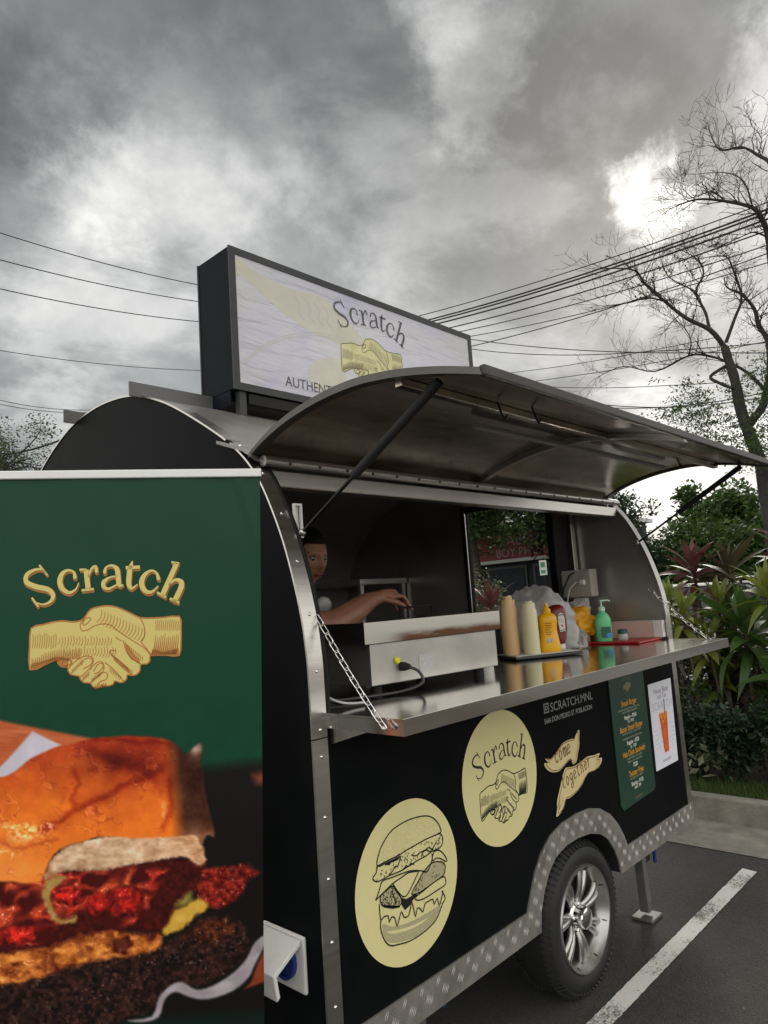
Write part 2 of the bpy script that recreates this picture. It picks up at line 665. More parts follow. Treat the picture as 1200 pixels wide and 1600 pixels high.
def line_material():
    mm = bpy.data.materials.new('worn_white_line')
    mm.use_nodes = True
    t = mm.node_tree
    p = t.nodes['Principled BSDF']
    p.inputs['Roughness'].default_value = 0.8
    tc = N(t, 'ShaderNodeTexCoord')
    a = N(t, 'ShaderNodeTexNoise')
    a.inputs['Scale'].default_value = 130
    a.inputs['Detail'].default_value = 6
    b = N(t, 'ShaderNodeTexNoise')
    b.inputs['Scale'].default_value = 5
    b.inputs['Detail'].default_value = 6
    for q in (a, b):
        t.links.new(tc.outputs['Object'], q.inputs['Vector'])
    s = M(t, 'ADD', a.outputs[0], M(t, 'MULTIPLY', b.outputs[0], 1.15))
    r = N(t, 'ShaderNodeValToRGB')
    r.color_ramp.elements[0].position = 0.90
    r.color_ramp.elements[0].color = (0.09, 0.088, 0.082, 1)
    r.color_ramp.elements[1].position = 1.12
    r.color_ramp.elements[1].color = (0.72, 0.71, 0.67, 1)
    r.color_ramp.elements[0].position = 0.36
    r.color_ramp.elements[1].position = 0.48
    t.links.new(M(t, 'MULTIPLY', s, 0.45), r.inputs[0])
    t.links.new(r.outputs[0], p.inputs['Base Color'])
    return mm


LINE = line_material()
m = MB()
pts = []
rr = random.Random(3)
nn = 300
for i in range(nn + 1):
    x = -1.0 + 5.0 * i / nn
    pts.append((x + (0.012 if i == nn else 0), -0.064 + rr.uniform(-.0018, .0018), 0.004))
    pts.append((x, -0.137 + rr.uniform(-.0018, .0018), 0.004))
m.add(pts, [(2 * i, 2 * i + 1, 2 * i + 3, 2 * i + 2) for i in range(nn)])
kind(m.build('parking_line', LINE), 'structure')

# ================================================================== food trailer
X0, X1 = 1.225, 3.615          # near and far end
trailer = thing('food_trailer', 'black food trailer with rounded steel roof and raised serving hatch', 'food trailer', (2.42, 1.2, 0))
HALF = [(0, .33), (0, .8), (0, 1.25), (.004, 1.38), (.022, 1.50), (.068, 1.66), (.125, 1.79), (.185, 1.89), (.26, 1.97), (.36, 2.045),
        (.54, 2.155), (.70, 2.24), (.86, 2.302), (1.0, 2.335), (1.2, 2.35)]
PROF = [(p.x, p.y) for p in catmull([(a, b, 0) for a, b in HALF] + [(2.4 - a, b, 0) for a, b in HALF[-2::-1]], 5)]


def prof_z(y):
    y = min(y, 2.4 - y)
    best = 1.25
    for (a, b), (c, d) in zip(PROF, PROF[1:]):
        if c > 1.2001:
            break
        if a <= y <= c and c - a > 1e-9:
            best = b + (d - b) * (y - a) / (c - a)
    return best


def prof_part(z_from_front, y_stop=None):
    """front part of the profile from height z up to depth y"""
    return [(y, z) for y, z in PROF if z >= z_from_front - 1e-6 and y <= (y_stop if y_stop is not None else 9) + 1e-6]


def band(mb, prof, xa, xb, out, thick):
    n = len(prof)
    A, B = [], []
    for i, (y, z) in enumerate(prof):
        a = prof[max(i - 1, 0)]
        b = prof[min(i + 1, n - 1)]
        dy, dz = b[0] - a[0], b[1] - a[1]
        l = math.hypot(dy, dz)
        ny, nz = -dz / l, dy / l           # outward, away from the inside
        A.append([(xa, y + ny * out, z + nz * out), (xb, y + ny * out, z + nz * out)])
        B.append([(xa, y + ny * (out - thick), z + nz * (out - thick)), (xb, y + ny * (out - thick), z + nz * (out - thick))])
    return mb.shell(A, B)


# near end: one black sheet with the curved outline
poly = [(X0, y, z) for y, z in PROF]
MB().prism(poly, (0.018, 0, 0)).build('end_panel', BLACK, trailer)
# steel trim along the near edge, in three lengths, with rivets
for i, pr in enumerate(([q for q in PROF if q[0] < 1 and q[1] <= 1.155] + [(0, 1.155)], [(0, 1.158)] + [q for q in PROF if q[0] < 0.33 and q[1] > 1.16],
                        [q for q in PROF if q[0] >= 0.325 and q[0] < 2.0])):
    tr = band(MB(), pr, X0 - 0.004, X0 + 0.048, 0.0035, 0.006).build('edge_trim', STEEL, trailer, smooth=35)
    if i < 2:
        rv = MB()
        acc, nxt = 0.0, 0.02
        for (a, b), (c, d) in zip(pr, pr[1:]):
            l = math.hypot(c - a, d - b)
            while acc + l > nxt and l > 0:
                t = (nxt - acc) / l
                y, z = a + (c - a) * t, b + (d - b) * t
                dy, dz = (c - a) / l, (d - b) / l
                rv.lathe([(.0052, 0), (.0052, .001), (.004, .0028), (.0015, .0036)], (X0 + .024, y - dz * .0035, z + dy * .0035), (0, -dz, dy), 10)
                nxt += 0.152
            acc += l
        kind(rv.build('rivets', CHROME, tr, smooth=60), 'stuff')
# rubber seal round the hatch opening
MB().tube([(X0 + .056, y - .001, z) for y, z in prof_part(1.155, .24)], .0075, 8).build('rubber_seal', RUBBER, trailer, smooth=60)
# far end: steel wall round a window opening
WY0, WY1, WZ0, WZ1 = .60, 1.237, 1.36, 2.035


def far_piece(y0, y1, z0=None, z1=None):
    lo = .36 if z0 is None else z0
    ys = sorted({y0, y1} | {q[0] for q in PROF if y0 < q[0] < y1})
    if z1 is None:
        top = [(X1 - .02, y, max(lo + .001, prof_z(y))) for y in ys]
    else:
        top = [(X1 - .02, y, z1) for y in ys]
    return MB().prism([(X1 - .02, y0, lo)] + top + [(X1 - .02, y1, lo)], (.018, 0, 0))


INNER = mat('inner_wall_steel', (.38, .37, .35), .32, .68, var=.15, scale=2.2, bump=.03, bscale=8, rvar=.15)
far = far_piece(0, WY0).build('end_wall', INNER, trailer)
far_piece(WY1, 2.4).build('end_wall', INNER, trailer)
far_piece(WY0, WY1, None, WZ0).build('end_wall', INNER, trailer)
far_piece(WY0, WY1, WZ1).build('end_wall', INNER, trailer)
ft = band(MB(), [q for q in PROF if q[0] < 1.2], X1 - .045, X1 + .006, .0035, .007).build('edge_trim', STEEL, trailer, smooth=35)
# window in the far end
win = MB()
for y in (WY0 + .016, WY1 - .016):
    win.box(X1 - .035, X1 + .004, y - .018, y + .018, WZ0, WZ1)
win.box(X1 - .035, X1 + .004, WY0, WY1, WZ0 - .02, WZ0 + .012)
win.box(X1 - .035, X1 + .004, WY0, WY1, WZ1 - .012, WZ1 + .02)
wo = win.build('window', FRAME, trailer)
GLASS = mat('tinted_glass', (0.93, 0.95, 0.93), 0.0, trans=1.0, spec=0.3)
MB().box(X1 - .012, X1 - .008, WY0 + .034, WY1 - .034, WZ0 + .012, WZ1 - .012).build('pane', GLASS, wo)
mm = MB().box(X1 - .042, X1 - .036, WY1 - .034, WY1 - .022, WZ0, WZ1).build('window_rail', STEEL, wo)
# roof and rear wall
roof_pr = [q for q in PROF if not (q[0] < .26 and q[1] < 1.99)]
roof = band(MB(), roof_pr, X0 + .018, X1 - .018, 0.0, .010).build('roof', ROOF_STEEL, trailer, smooth=35)
band(MB(), roof_pr, X0 + .02, X1 - .022, -.0105, .010).build('inner_lining', mat('inner_lining_steel', (.42, .41, .39), .36, .45, var=.15, scale=2, rvar=.15), trailer, smooth=35)
for y, h in ((.85, .05), (1.42, .05)):
    z = prof_z(y)
    MB().box(X0 - .05, X1 - .05, y, y + .006, z - .004, z + h).build('roof_rail', mat('grey_rail', (.11, .11, .11), .5, .3), roof)
# bent corner of the sheet at the near end of the hinge
MB().add([(X0 - .10, .24, 1.985), (X0 - .02, .36, 2.03), (X0 + .06, .30, 2.005), (X0 + .07, .21, 1.945), (X0 + .0, .19, 1.935), (X0 - .03, .21, 1.965)],
         [(0, 1, 2, 5), (5, 2, 3, 4)]).build('bent_flashing', ROOF_STEEL, roof)
# header beam over the opening and the hinge
MB().box(X0 + .05, X1 - .045, .195, .245, 1.865, 1.915).build('header_beam', STEEL, trailer, bevel=.004)
MB().add([(X0 + .02, .275, 1.981), (X1 - .02, .275, 1.981), (X1 - .02, .19, 1.956), (X0 + .02, .19, 1.956)], [(0, 1, 2, 3)]).build('hinge_plate', STEEL_DARK, trailer)
hg = MB().tube([(X0 + .03, .195, 1.94), (X1 - .03, .195, 1.94)], .017, 12).build('hinge', STEEL, trailer, smooth=60)
rv = MB()
for i in range(19):
    x = X0 + .12 + i * .12
    rv.lathe([(.006, 0), (.005, .003)], (x, .18, 1.936), (0, -1, -.2), 8)
kind(rv.build('rivets', mat('dark_rivet', (.05, .05, .05), .5), hg, smooth=60), 'stuff')

# raised hatch
AW = [(.228, 1.966), (.15, 2.005), (.044, 2.039), (-.09, 2.062), (-.221, 2.068), (-.33, 2.058), (-.417, 2.043), (-.52, 2.018), (-.618, 1.988)]
AWC = [(p.x, p.y) for p in catmull([(a, b, 0) for a, b in AW], 4)]
AX0, AX1 = X0 + .008, X1 - .09


def arc_pts(x, drop=0.0, a=0, b=None):
    out = []
    n = len(AWC)
    for i, (y, z) in enumerate(AWC):
        q0, q1 = AWC[max(i - 1, 0)], AWC[min(i + 1, n - 1)]
        dy, dz = q1[0] - q0[0], q1[1] - q0[1]
        l = math.hypot(dy, dz)
        out.append((x, y + dz / l * drop * 1.0, z - abs(dy) / l * drop))
    return out[a:b]


def slab(x0, x1, d0, d1):
    A = [[p, (x1, p[1], p[2])] for p in arc_pts(x0, d0)]
    B = [[p, (x1, p[1], p[2])] for p in arc_pts(x0, d1)]
    return MB().shell(A, B)


HSTEEL = mat('hatch_lining_steel', (.42, .375, .31), .21, 1.0, var=.38, scale=3.5, bump=.05, bscale=9, stretch=(1, 3, 3), rvar=.15)
hatch = slab(AX0, AX1, 0, .010).build('hatch', HSTEEL, trailer, smooth=35)
for x0, x1 in ((AX0 - .003, AX0 + .028), (AX1 - .028, AX1 + .003)):
    slab(x0, x1, -.003, .017).build('hatch_edge', mat('hatch_rim_metal', (.085, .08, .074), .4, .5, var=.15, scale=9), hatch, smooth=35)
for x in (2.36,):
    slab(x, x + .028, .011, .032).build('hatch_rib', STEEL, hatch, smooth=35)
MB().box(AX0, AX1, -.630, -.614, 1.970, 1.996).build('hatch_lip', mat('dark_hatch_edge', (.055, .052, .048), .42, .4, spec=.25, var=.2, scale=10), hatch, bevel=.004)
for i in (21,):
    y, z = AWC[i]
    MB().box(AX0 + .03, AX1 - .03, y - .013, y + .013, z - .034, z - .012).build('stringer', HSTEEL, hatch, bevel=.003)
MB().box(1.80, 3.30, -.200, -.178, 2.026, 2.044).build('lamp_channel', mat('dull_lamp_channel', (.30, .29, .27), .4), hatch, bevel=.004)
for x, y in ((1.62, -.40), (1.75, -.43), (3.0, -.36)):
    MB().tube([(x, y, 2.03), (x + .01, y - .005, 1.995), (x + .03, y, 1.985), (x + .045, y, 2.0)], .003, 6).build('hook', BLACK_MATT, hatch, smooth=60)
# gas struts
for x, sx in ((X0 + .065, 1), (X1 - .105, -1)):
    a, b = Vector((x, .075, 1.712)), Vector((x, -.46, 2.012))
    st = MB().tube([b, b.lerp(a, .58)], .0125, 12).build('gas_strut', BLACK_MATT, trailer, smooth=60)
    MB().tube([b.lerp(a, .57), a], .0055, 8).build('rod', mat('strut_rod', (.05, .05, .05), .3, 1), st, smooth=60)
    MB().ball(a, .011).build('ball_joint', STEEL, st, smooth=180)

# lower side panel
ARCH = [(2.15, .405), (2.175, .46), (2.215, .52), (2.265, .565), (2.34, .598), (2.42, .612), (2.50, .614), (2.59, .606), (2.67, .582), (2.74, .545), (2.80, .485), (2.835, .43), (2.845, .405)]
side = MB().prism([(x, 0.0, z) for x, z in [(X0 + .047, .405)] + ARCH + [(X1 - .045, .405), (X1 - .045, 1.198), (X0 + .047, 1.198)]], (0, .02, 0)).build('side_panel', BLACK, trailer)
# serving counter
CZ = 1.22
ct = MB().box(X0 + .042, X1 - .05, -.285, .50, CZ - .005, CZ)
ct.box(X0 + .042, X1 - .05, -.287, -.283, CZ - .040, CZ - .0005)
ct.box(X0 + .042, X0 + .046, -.283, .0, CZ - .040, CZ - .0055)
ct.box(X1 - .054, X1 - .05, -.283, .0, CZ - .040, CZ - .0055)
counter = ct.build('counter', COUNTER_STEEL, trailer)
MB().prism([(X0 + .06, -.001, CZ - .041), (X0 + .06, -.15, CZ - .041), (X0 + .06, -.001, CZ - .085)], (.004, 0, 0)).build('counter_bracket', STEEL, counter)


# hatch chains
def ring(c, ax, side, l, w, r):
    pts = []
    for k in range(12):
        a = 2 * math.pi * k / 12
        s = 1 if math.cos(a) >= 0 else -1
        pts.append(Vector(c) + Vector(ax) * (s * (l - w) / 2 + math.cos(a) * w / 2) + Vector(side) * (math.sin(a) * w / 2))
    return pts


for xa, pa, pb in ((X0 + .046, (-.240, 1.198), (.012, 1.475)), (X1 - .085, (-.225, 1.215), (.05, 1.475))):
    a, b = Vector((xa - .02, pa[0], pa[1])), Vector((xa + .004, pb[0], pb[1]))
    chain = MB().lathe([(.007, 0), (.007, .004), (.003, .006)], a + Vector((-.003, 0, 0)), (-1, 0, 0), 10).build('chain', STEEL, trailer, smooth=60)
    ax = (b - a).normalized()
    nl = 13
    s1 = ax.cross(Vector((1, 0, 0))).normalized()
    s2 = ax.cross(s1).normalized()
    for i in range(nl):
        c = a + (b - a) * ((i + .5) / nl) + Vector((0, 0, -.012 * math.sin(math.pi * (i + .5) / nl)))
        sd = s1 if i % 2 == 0 else (s1 * .3 + s2).normalized()
        MB().tube(ring(c, ax, sd, .037, .0145, .0018), .0018, 5, closed=True).build('link', CHROME, chain, smooth=180)

# tread-plate skirt with the wheel arch cut in it
inner = [(2.194, .336), (2.205, .40), (2.235, .455), (2.275, .505), (2.33, .542), (2.41, .560), (2.50, .562), (2.59, .553), (2.67, .53), (2.73, .495), (2.775, .44), (2.80, .39), (2.812, .336)]
outer = [(2.120, .424), (2.150, .475), (2.185, .53), (2.235, .583), (2.31, .625), (2.40, .645), (2.50, .650), (2.60, .645), (2.69, .622), (2.77, .58), (2.83, .525), (2.87, .47), (2.893, .424)]
sk2 = [(X0 - .002, .332)] + inner + [(X1 - .004, .332), (X1 - .004, .424)] + outer[::-1] + [(X0 - .002, .424)]
PLATE = mat('tread_plate', (.30, .285, .265), .46, .55, var=.25, scale=7, bump=.06, bscale=40, rvar=.2)
skirt = MB().prism([(x, -.0065, z) for x, z in sk2], (0, .006, 0)).build('skirt', PLATE, trailer)


def inside(poly, x, y):
    c = False
    n = len(poly)
    for i in range(n):
        x0, y0 = poly[i]
        x1, y1 = poly[i - 1]
        if (y0 > y) != (y1 > y) and x < (x1 - x0) * (y - y0) / (y1 - y0) + x0:
            c = not c
    return c


tb = MB()
pitch = .036
for i in range(int(2.5 / pitch)):
    for j in range(12):
        cx, cz = X0 + .012 + i * pitch, .338 + j * pitch
        sg = 1 if (i + j) % 2 else -1
        ang = math.radians(52 * sg + 6)
        for q in range(4):
            off = (q - 1.5) * .0072
            px_, pz_ = cx - math.sin(ang) * off, cz + math.cos(ang) * off
            L = .0145
            dx, dz = math.cos(ang) * L, math.sin(ang) * L
            if all(inside(sk2, px_ + s * dx, pz_ + s * dz) for s in (-1.1, 0, 1.1)):
                wx, wz = -math.sin(ang) * .0011, math.cos(ang) * .0011
                tb.add([(px_ - dx, -.0063, pz_ - dz), (px_ + wx, -.0063, pz_ + wz), (px_ + dx, -.0063, pz_ + dz), (px_ - wx, -.0063, pz_ - wz),
                        (px_ - dx * .5, -.0078, pz_ - dz * .5), (px_ + dx * .5, -.0078, pz_ + dz * .5)],
                       [(0, 4, 1), (1, 4, 5), (1, 5, 2), (2, 5, 3), (3, 5, 4), (3, 4, 0)])
kind(tb.build('tread_bars', mat('bright_tread', (.42, .40, .375), .42, .8), skirt), 'stuff')
# underbody, floor and wheel well
MB().box(X0 + .02, 2.18, .022, 2.378, .36, .40).box(2.83, X1 - .02, .022, 2.378, .36, .40).box(2.18, 2.83, .31, 2.09, .36, .40).build('floor', BLACK_MATT, trailer)
for y in (.32, 2.0):
    MB().box(X0 + .02, X1 - .02, y, y + .06, .27, .358).build('chassis_rail', BLACK_MATT, trailer)
ww = MB()
ww.shell([[(x, .0005, z + .004), (x, .30, z + .004)] for x, z in inner], [[(x, .0005, z + .009), (x, .30, z + .009)] for x, z in inner])
ww.prism([(x, .30, z + .004) for x, z in inner], (0, .004, 0))
ww.build('wheel_well', BLACK_MATT, trailer)
MB().tube([(2.50, .1, .262), (2.50, 2.3, .262)], .03, 12).build('axle', BLACK_MATT, trailer, smooth=60)
TYRE = mat('tyre_rubber', (.013, .013, .0125), .62, var=.3, scale=25, bump=.15, bscale=50)
ALLOY = mat('satin_alloy', (.46, .455, .44), .30, .9, var=.10, scale=12, rvar=.15)


def make_wheel(yc, s):
    """s: -1 shows its face to the serving side"""
    c = (2.515, yc, .268)
    w = thing_part('wheel')
    prof = [(.184, -.075), (.190, -.085), (.218, -.090), (.244, -.083), (.262, -.066), (.268, -.04), (.269, 0), (.268, .04), (.262, .066), (.244, .083), (.218, .090), (.190, .085), (.184, .075)]
    w_o = MB().lathe(prof, c, (0, s, 0), 64, caps=False).build('tyre', TYRE, w, smooth=50)
    gr = MB()
    for k in range(72):
        a = 2 * math.pi * k / 72
        for h0, h1, sh in ((.050, .083, .02), (-.083, -.050, .02)):
            p0 = Vector((math.cos(a), 0, math.sin(a)))
            p1 = Vector((math.cos(a + sh), 0, math.sin(a + sh)))
            gr.bar(Vector(c) + p0 * (.2705 if abs(h0) < .06 else .2485) + Vector((0, s * h0, 0)), Vector(c) + p1 * (.2485 if abs(h0) < .06 else .2705) + Vector((0, s * h1, 0)), .011, .007, up=p0)
    kind(gr.build('tread_blocks', TYRE, w), 'stuff')
    rim = MB().lathe([(.188, .080), (.184, .090), (.178, .089), (.170, .068), (.158, .050), (.153, .03), (.153, -.07), (.157, -.07), (.159, .02), (.168, .03), (.18, .06)], c, (0, s, 0), 64, caps=False).build('rim', ALLOY, w, smooth=40)
    MB().lathe([(.145, -.045), (.02, -.045)], c, (0, s, 0), 32).build('brake_drum', BLACK_MATT, w, smooth=40)
    for k in range(7):
        a = 2 * math.pi * (k + .3) / 7
        pa = []
        sp = MB()
        for d in (-1, 1):
            pts, rr_ = [], []
            for j in range(7):
                t = j / 6
                r = .036 + .122 * t
                aa = a + d * (.10 + .035 * t) + .05 * t
                pts.append(Vector(c) + Vector((math.cos(aa) * r, s * (.030 + .012 * math.sin(math.pi * t) + .018 * t), math.sin(aa) * r)))
                rr_.append(.0125 + .0015 * t)
            sp.tube(pts, rr_, 8)
        sp.build('spoke', ALLOY, w, smooth=60)
    hub = MB().lathe([(.052, .02), (.052, .045), (.041, .052), (.041, .080), (.037, .090), (.022, .096), (.004, .098)], c, (0, s, 0), 28).build('hub_cap', CHROME, w, smooth=35)
    for k in range(5):
        a = 2 * math.pi * k / 5 + .4
        MB().lathe([(.008, .04), (.008, .06), (.005, .066)], Vector(c) + Vector((math.cos(a) * .047, 0, math.sin(a) * .047)), (0, s, 0), 6).build('lug_nut', CHROME, w)
    nk = MB()
    for k in range(8):
        a = 2 * math.pi * (k + .5) / 8
        p = Vector((math.cos(a), 0, math.sin(a)))
        nk.bar(Vector(c) + p * .1665 + Vector((0, s * .0655, 0)), Vector(c) + p * .182 + Vector((0, s * .0905, 0)), .004, .002, up=(0, s, 0))
    nk.build('rim_notches', BLACK_MATT, w)


def thing_part(name):
    o = bpy.data.objects.new(name, None)
    COL.objects.link(o)
    o.parent = trailer
    o.matrix_parent_inverse = MW[trailer.name].inverted()
    MW[o.name] = Matrix()
    return o


make_wheel(.088, -1)
make_wheel(2.285, 1)

# stabiliser jacks
BLUE = mat('blue_handle', (.01, .03, .20), .4)
JSTEEL = mat('galvanised_tube', (.13, .13, .125), .55, .3, var=.2, scale=20)
for jx, jy in ((3.215, .10), (1.72, .16)):
    jk = MB().bar((jx - .005, jy + .005, .36), (jx, jy, .03), .042, .042, up=(1, 0, 0)).build('stabiliser_jack', JSTEEL, trailer, bevel=.004)
    MB().box(jx - .055, jx + .055, jy - .05, jy + .05, .004, .016).build('foot', JSTEEL, jk, bevel=.003)
    MB().bar((jx + .02, jy, .245), (jx + .075, jy, .25), .02, .035).build('clamp', BLACK_MATT, jk)
    MB().tube([(jx + .02, jy - .01, .30), (jx + .06, jy - .015, .312), (jx + .098, jy - .02, .308), (jx + .103, jy - .02, .27), (jx + .10, jy - .02, .215)], .0085, 8).build('handle', BLUE, jk, smooth=60)

# power inlet with raised white cover on the near end
iy, iz = .155, .59
inl = MB().box(X0 - .012, X0 - .001, iy - .088, iy + .088, iz - .07, iz + .07).build('power_inlet', WHITE, trailer, bevel=.006)
MB().lathe([(.048, 0), (.048, .012), (.041, .012), (.041, .004), (.002, .004)], (X0 - .012, iy - .01, iz), (-1, 0, 0), 24).build('socket', mat('blue_socket', (.01, .03, .22), .4), inl, smooth=40)
MB().prism([(X0 - .014, iy + .075, iz + .062), (X0 - .100, iy + .075, iz + .015), (X0 - .092, iy + .075, iz - .045), (X0 - .074, iy + .075, iz - .05)], (0, -.014, 0)).add(
    *MB().prism([(X0 - .014, iy - .080, iz + .064), (X0 - .106, iy - .080, iz + .012), (X0 - .096, iy - .080, iz - .052), (X0 - .086, iy - .080, iz - .045), (X0 - .094, iy - .080, iz + .006), (X0 - .014, iy - .080, iz + .052)], (0, .158, 0)).__dict__.values()).build('cover', WHITE, inl, bevel=.003)

# inside: post, flat bar, outlet box, shelf, white vent frame
MB().box(X1 - .075, X1 - .036, .455, .495, CZ, 2.0).build('post', STEEL, trailer, bevel=.003)
MB().bar((X1 - .055, .455, 1.935), (X1 - .055, .20, 1.925), .02, .03).build('flat_bar', STEEL, trailer)
ob = MB().box(X1 - .155, X1 - .077, .33, .50, 1.455, 1.60).build('outlet_box', mat('beige_metal_box', (.42, .39, .34), .45, var=.1, scale=9), trailer, bevel=.004)
MB().box(X1 - .12, X1 - .077, .39, .46, 1.36, 1.45).build('conduit', WHITE, ob, bevel=.003)
MB().tube([(X1 - .158, .42, 1.585), (X1 - .19, .43, 1.575), (X1 - .20, .47, 1.50), (X1 - .19, .50, 1.36), (X1 - .17, .51, 1.23)], .0045, 6).build('black_cord', BLACK_MATT, ob, smooth=60)
MB().tube([(X1 - .158, .385, 1.53), (X1 - .18, .40, 1.535), (X1 - .19, .44, 1.50), (X1 - .185, .47, 1.40), (X1 - .17, .49, 1.25)], .0035, 6).build('white_cord', WHITE, ob, smooth=60)
MB().box(X1 - .18, X1 - .155, .36, .385, 1.52, 1.545).build('plug', WHITE, ob, bevel=.003)
sh = MB().box(3.14, X1 - .03, 1.74, 2.36, 1.618, 1.655).build('shelf', mat('pale_shelf_steel', (.50, .49, .46), .35, .7, var=.08), trailer, bevel=.003)
for x, y in ((3.16, 1.76), (3.16, 2.33), (X1 - .06, 1.76)):
    MB().box(x, x + .03, y, y + .03, .40, 1.617).build('leg', STEEL, sh)
MB().box(X0 + .060, X0 + .066, .098, .108, 1.70, 1.80).box(X0 + .084, X0 + .090, .098, .108, 1.70, 1.80).box(X0 + .066, X0 + .084, .098, .108, 1.793, 1.80).box(X0 + .066, X0 + .084, .098, .108, 1.70, 1.707).box(X0 + .066, X0 + .084, .110, .112, 1.70, 1.80).build('vent_frame', WHITE, trailer, bevel=.003)

# ================================================================== lettering and drawings
# the word on every logo, as pen strokes (x, y down, width); straight serifs as two-point strokes
WORD = [
    [(172, 160, 13), (145, 137, 13), (98, 140, 20), (48, 172, 27), (46, 222, 32), (110, 252, 34), (185, 270, 34), (222, 308, 29), (206, 350, 20), (160, 371, 12), (118, 362, 10)],
    [(128, 106, 13), (184, 176, 13)], [(82, 326, 13), (127, 388, 13)],
    [(366, 186, 26), (358, 152, 15), (320, 140, 17), (282, 163, 28), (266, 214, 36), (284, 266, 31), (330, 291, 22), (372, 268, 12), (391, 226, 7)],
    [(440, 135, 34), (455, 268, 34)], [(396, 136, 15), (440, 134, 15)], [(411, 276, 16), (492, 266, 16)],
    [(456, 180, 12), (476, 132, 16), (502, 112, 20), (511, 146, 24)],
    [(566, 150, 25), (576, 118, 15), (614, 105, 17), (648, 128, 30), (656, 180, 34), (664, 236, 30), (688, 238, 10)],
    [(646, 178, 12), (600, 187, 14), (560, 217, 28), (560, 250, 26), (592, 264, 18), (644, 238, 12)],
    [(753, 76, 8), (742, 112, 28), (732, 160, 34), (729, 230, 34), (748, 260, 20), (786, 234, 8)], [(708, 120, 23), (803, 114, 23)],
    [(930, 192, 25), (916, 152, 15), (880, 138, 16), (836, 168, 28), (815, 222, 36), (836, 274, 30), (882, 284, 20), (926, 244, 7)],
    [(1058, 84, 34), (956, 306, 36)], [(1020, 78, 15), (1074, 86, 15)], [(920, 287, 17), (982, 320, 17)],
    [(1002, 232, 12), (1046, 200, 20), (1084, 212, 32), (1084, 252, 36), (1042, 338, 35)], [(1006, 328, 17), (1070, 357, 17)]]
SHAKE = [(80, 530), (150, 508), (220, 490), (285, 482), (340, 488), (385, 485), (425, 468), (450, 430), (475, 402), (520, 388), (570, 380), (625, 384), (680, 402), (740, 430),
         (800, 458), (870, 462), (960, 458), (1070, 450), (1080, 520), (1078, 620), (1065, 712), (980, 710), (872, 712), (868, 745), (845, 768), (805, 770), (800, 810), (775, 838),
         (740, 842), (715, 838), (710, 865), (690, 885), (665, 888), (632, 878), (620, 900), (585, 910), (550, 905), (525, 920), (490, 915), (470, 890), (430, 888), (405, 865),
         (395, 845), (345, 835), (325, 808), (322, 788), (280, 782), (255, 755), (245, 738), (170, 770), (75, 803), (72, 650)]
SHAKE_IN = [[(425, 468), (402, 508), (416, 545), (452, 540), (500, 512), (560, 500), (610, 510), (640, 535), (700, 580), (780, 630), (838, 668), (872, 712)],
            [(418, 498), (440, 462), (472, 462), (456, 490), (430, 508), (418, 498)],
            [(800, 458), (828, 510), (832, 580), (812, 622), (845, 665), (872, 704)],
            [(690, 612), (712, 688), (755, 738), (805, 768)], [(598, 690), (655, 742), (715, 795), (745, 838)], [(568, 758), (622, 800), (668, 850), (690, 884)],
            [(330, 790), (370, 750), (430, 716), (478, 720), (490, 746), (470, 790), (430, 830), (402, 850)],
            [(470, 802), (500, 766), (540, 750), (560, 776), (550, 820), (502, 860), (474, 886)],
            [(520, 850), (560, 820), (586, 840), (570, 870), (530, 885), (518, 910)], [(255, 748), (300, 734), (350, 745), (335, 776)],
            [(412, 772), (430, 735), (470, 728), (484, 750), (460, 780), (425, 796)], [(492, 812), (520, 770), (550, 762), (552, 790), (520, 822), (498, 830)],
            [(285, 770), (295, 748), (330, 742), (345, 756), (320, 776), (300, 780)], [(640, 590), (660, 606), (680, 612)], [(596, 690), (612, 676), (640, 680)]]
SHAKE_HATCH = []
_r = random.Random(11)
for x in range(92, 250, 15):                                   # left wrist
    SHAKE_HATCH.append([(x, 560 + _r.uniform(0, 22), 5), (x + 3, 610, 5), (x - 2, 655 + _r.uniform(0, 12), 5)])
for x in range(86, 400, 12):                                   # underside of the left wrist
    y = 792 - (x - 80) * .36 if x < 245 else 740 - (x - 245) * .05
    SHAKE_HATCH.append([(x, y, 11), (x + 4, y - 28, 8), (x + 2, y - 55 - _r.uniform(0, 18), 3)])
for x in range(255, 600, 19):                                  # back of the left hand
    SHAKE_HATCH.append([(x + 8, 585 + _r.uniform(-12, 12), 4), (x + 14, 615, 5), (x, 650 + _r.uniform(-10, 12), 4)])
    SHAKE_HATCH.append([(x + 40, 660 + _r.uniform(-10, 10), 4), (x + 44, 690, 5), (x + 28, 716 + _r.uniform(-6, 10), 4)])
for i in range(15):                                            # back of the right hand
    t = i / 14
    x, y = 520 + 290 * t, 440 + 130 * t
    SHAKE_HATCH.append([(x + 26, y - 34, 4), (x + 22, y + 10, 6), (x - 6, y + 52, 5)])
for x in range(905, 1062, 13):                                 # right wrist
    SHAKE_HATCH.append([(x, 468 + _r.uniform(0, 16), 4), (x + 6, 510, 5), (x + 4, 545, 4)])
    SHAKE_HATCH.append([(x - 22, 706, 14), (x - 8, 660, 10), (x + 2, 590 - _r.uniform(0, 25), 3)])
for fx, fy, dx, dy, n in ((720, 640, 12, 10, 9), (640, 720, 13, 11, 9), (600, 790, 11, 9, 7), (350, 800, 9, -9, 8), (480, 860, 9, -7, 7), (420, 850, 8, -7, 6), (505, 900, 13, -2, 6)):
    for i in range(n):
        x, y = fx + dx * i, fy + dy * i
        SHAKE_HATCH.append([(x, y, 6), (x + 3, y + 14, 6), (x - 3, y + 30, 4)])


def aff(a, b, c, d, e, f):
    return lambda x, y: (a * x + b * y + c, d * x + e * y + f)


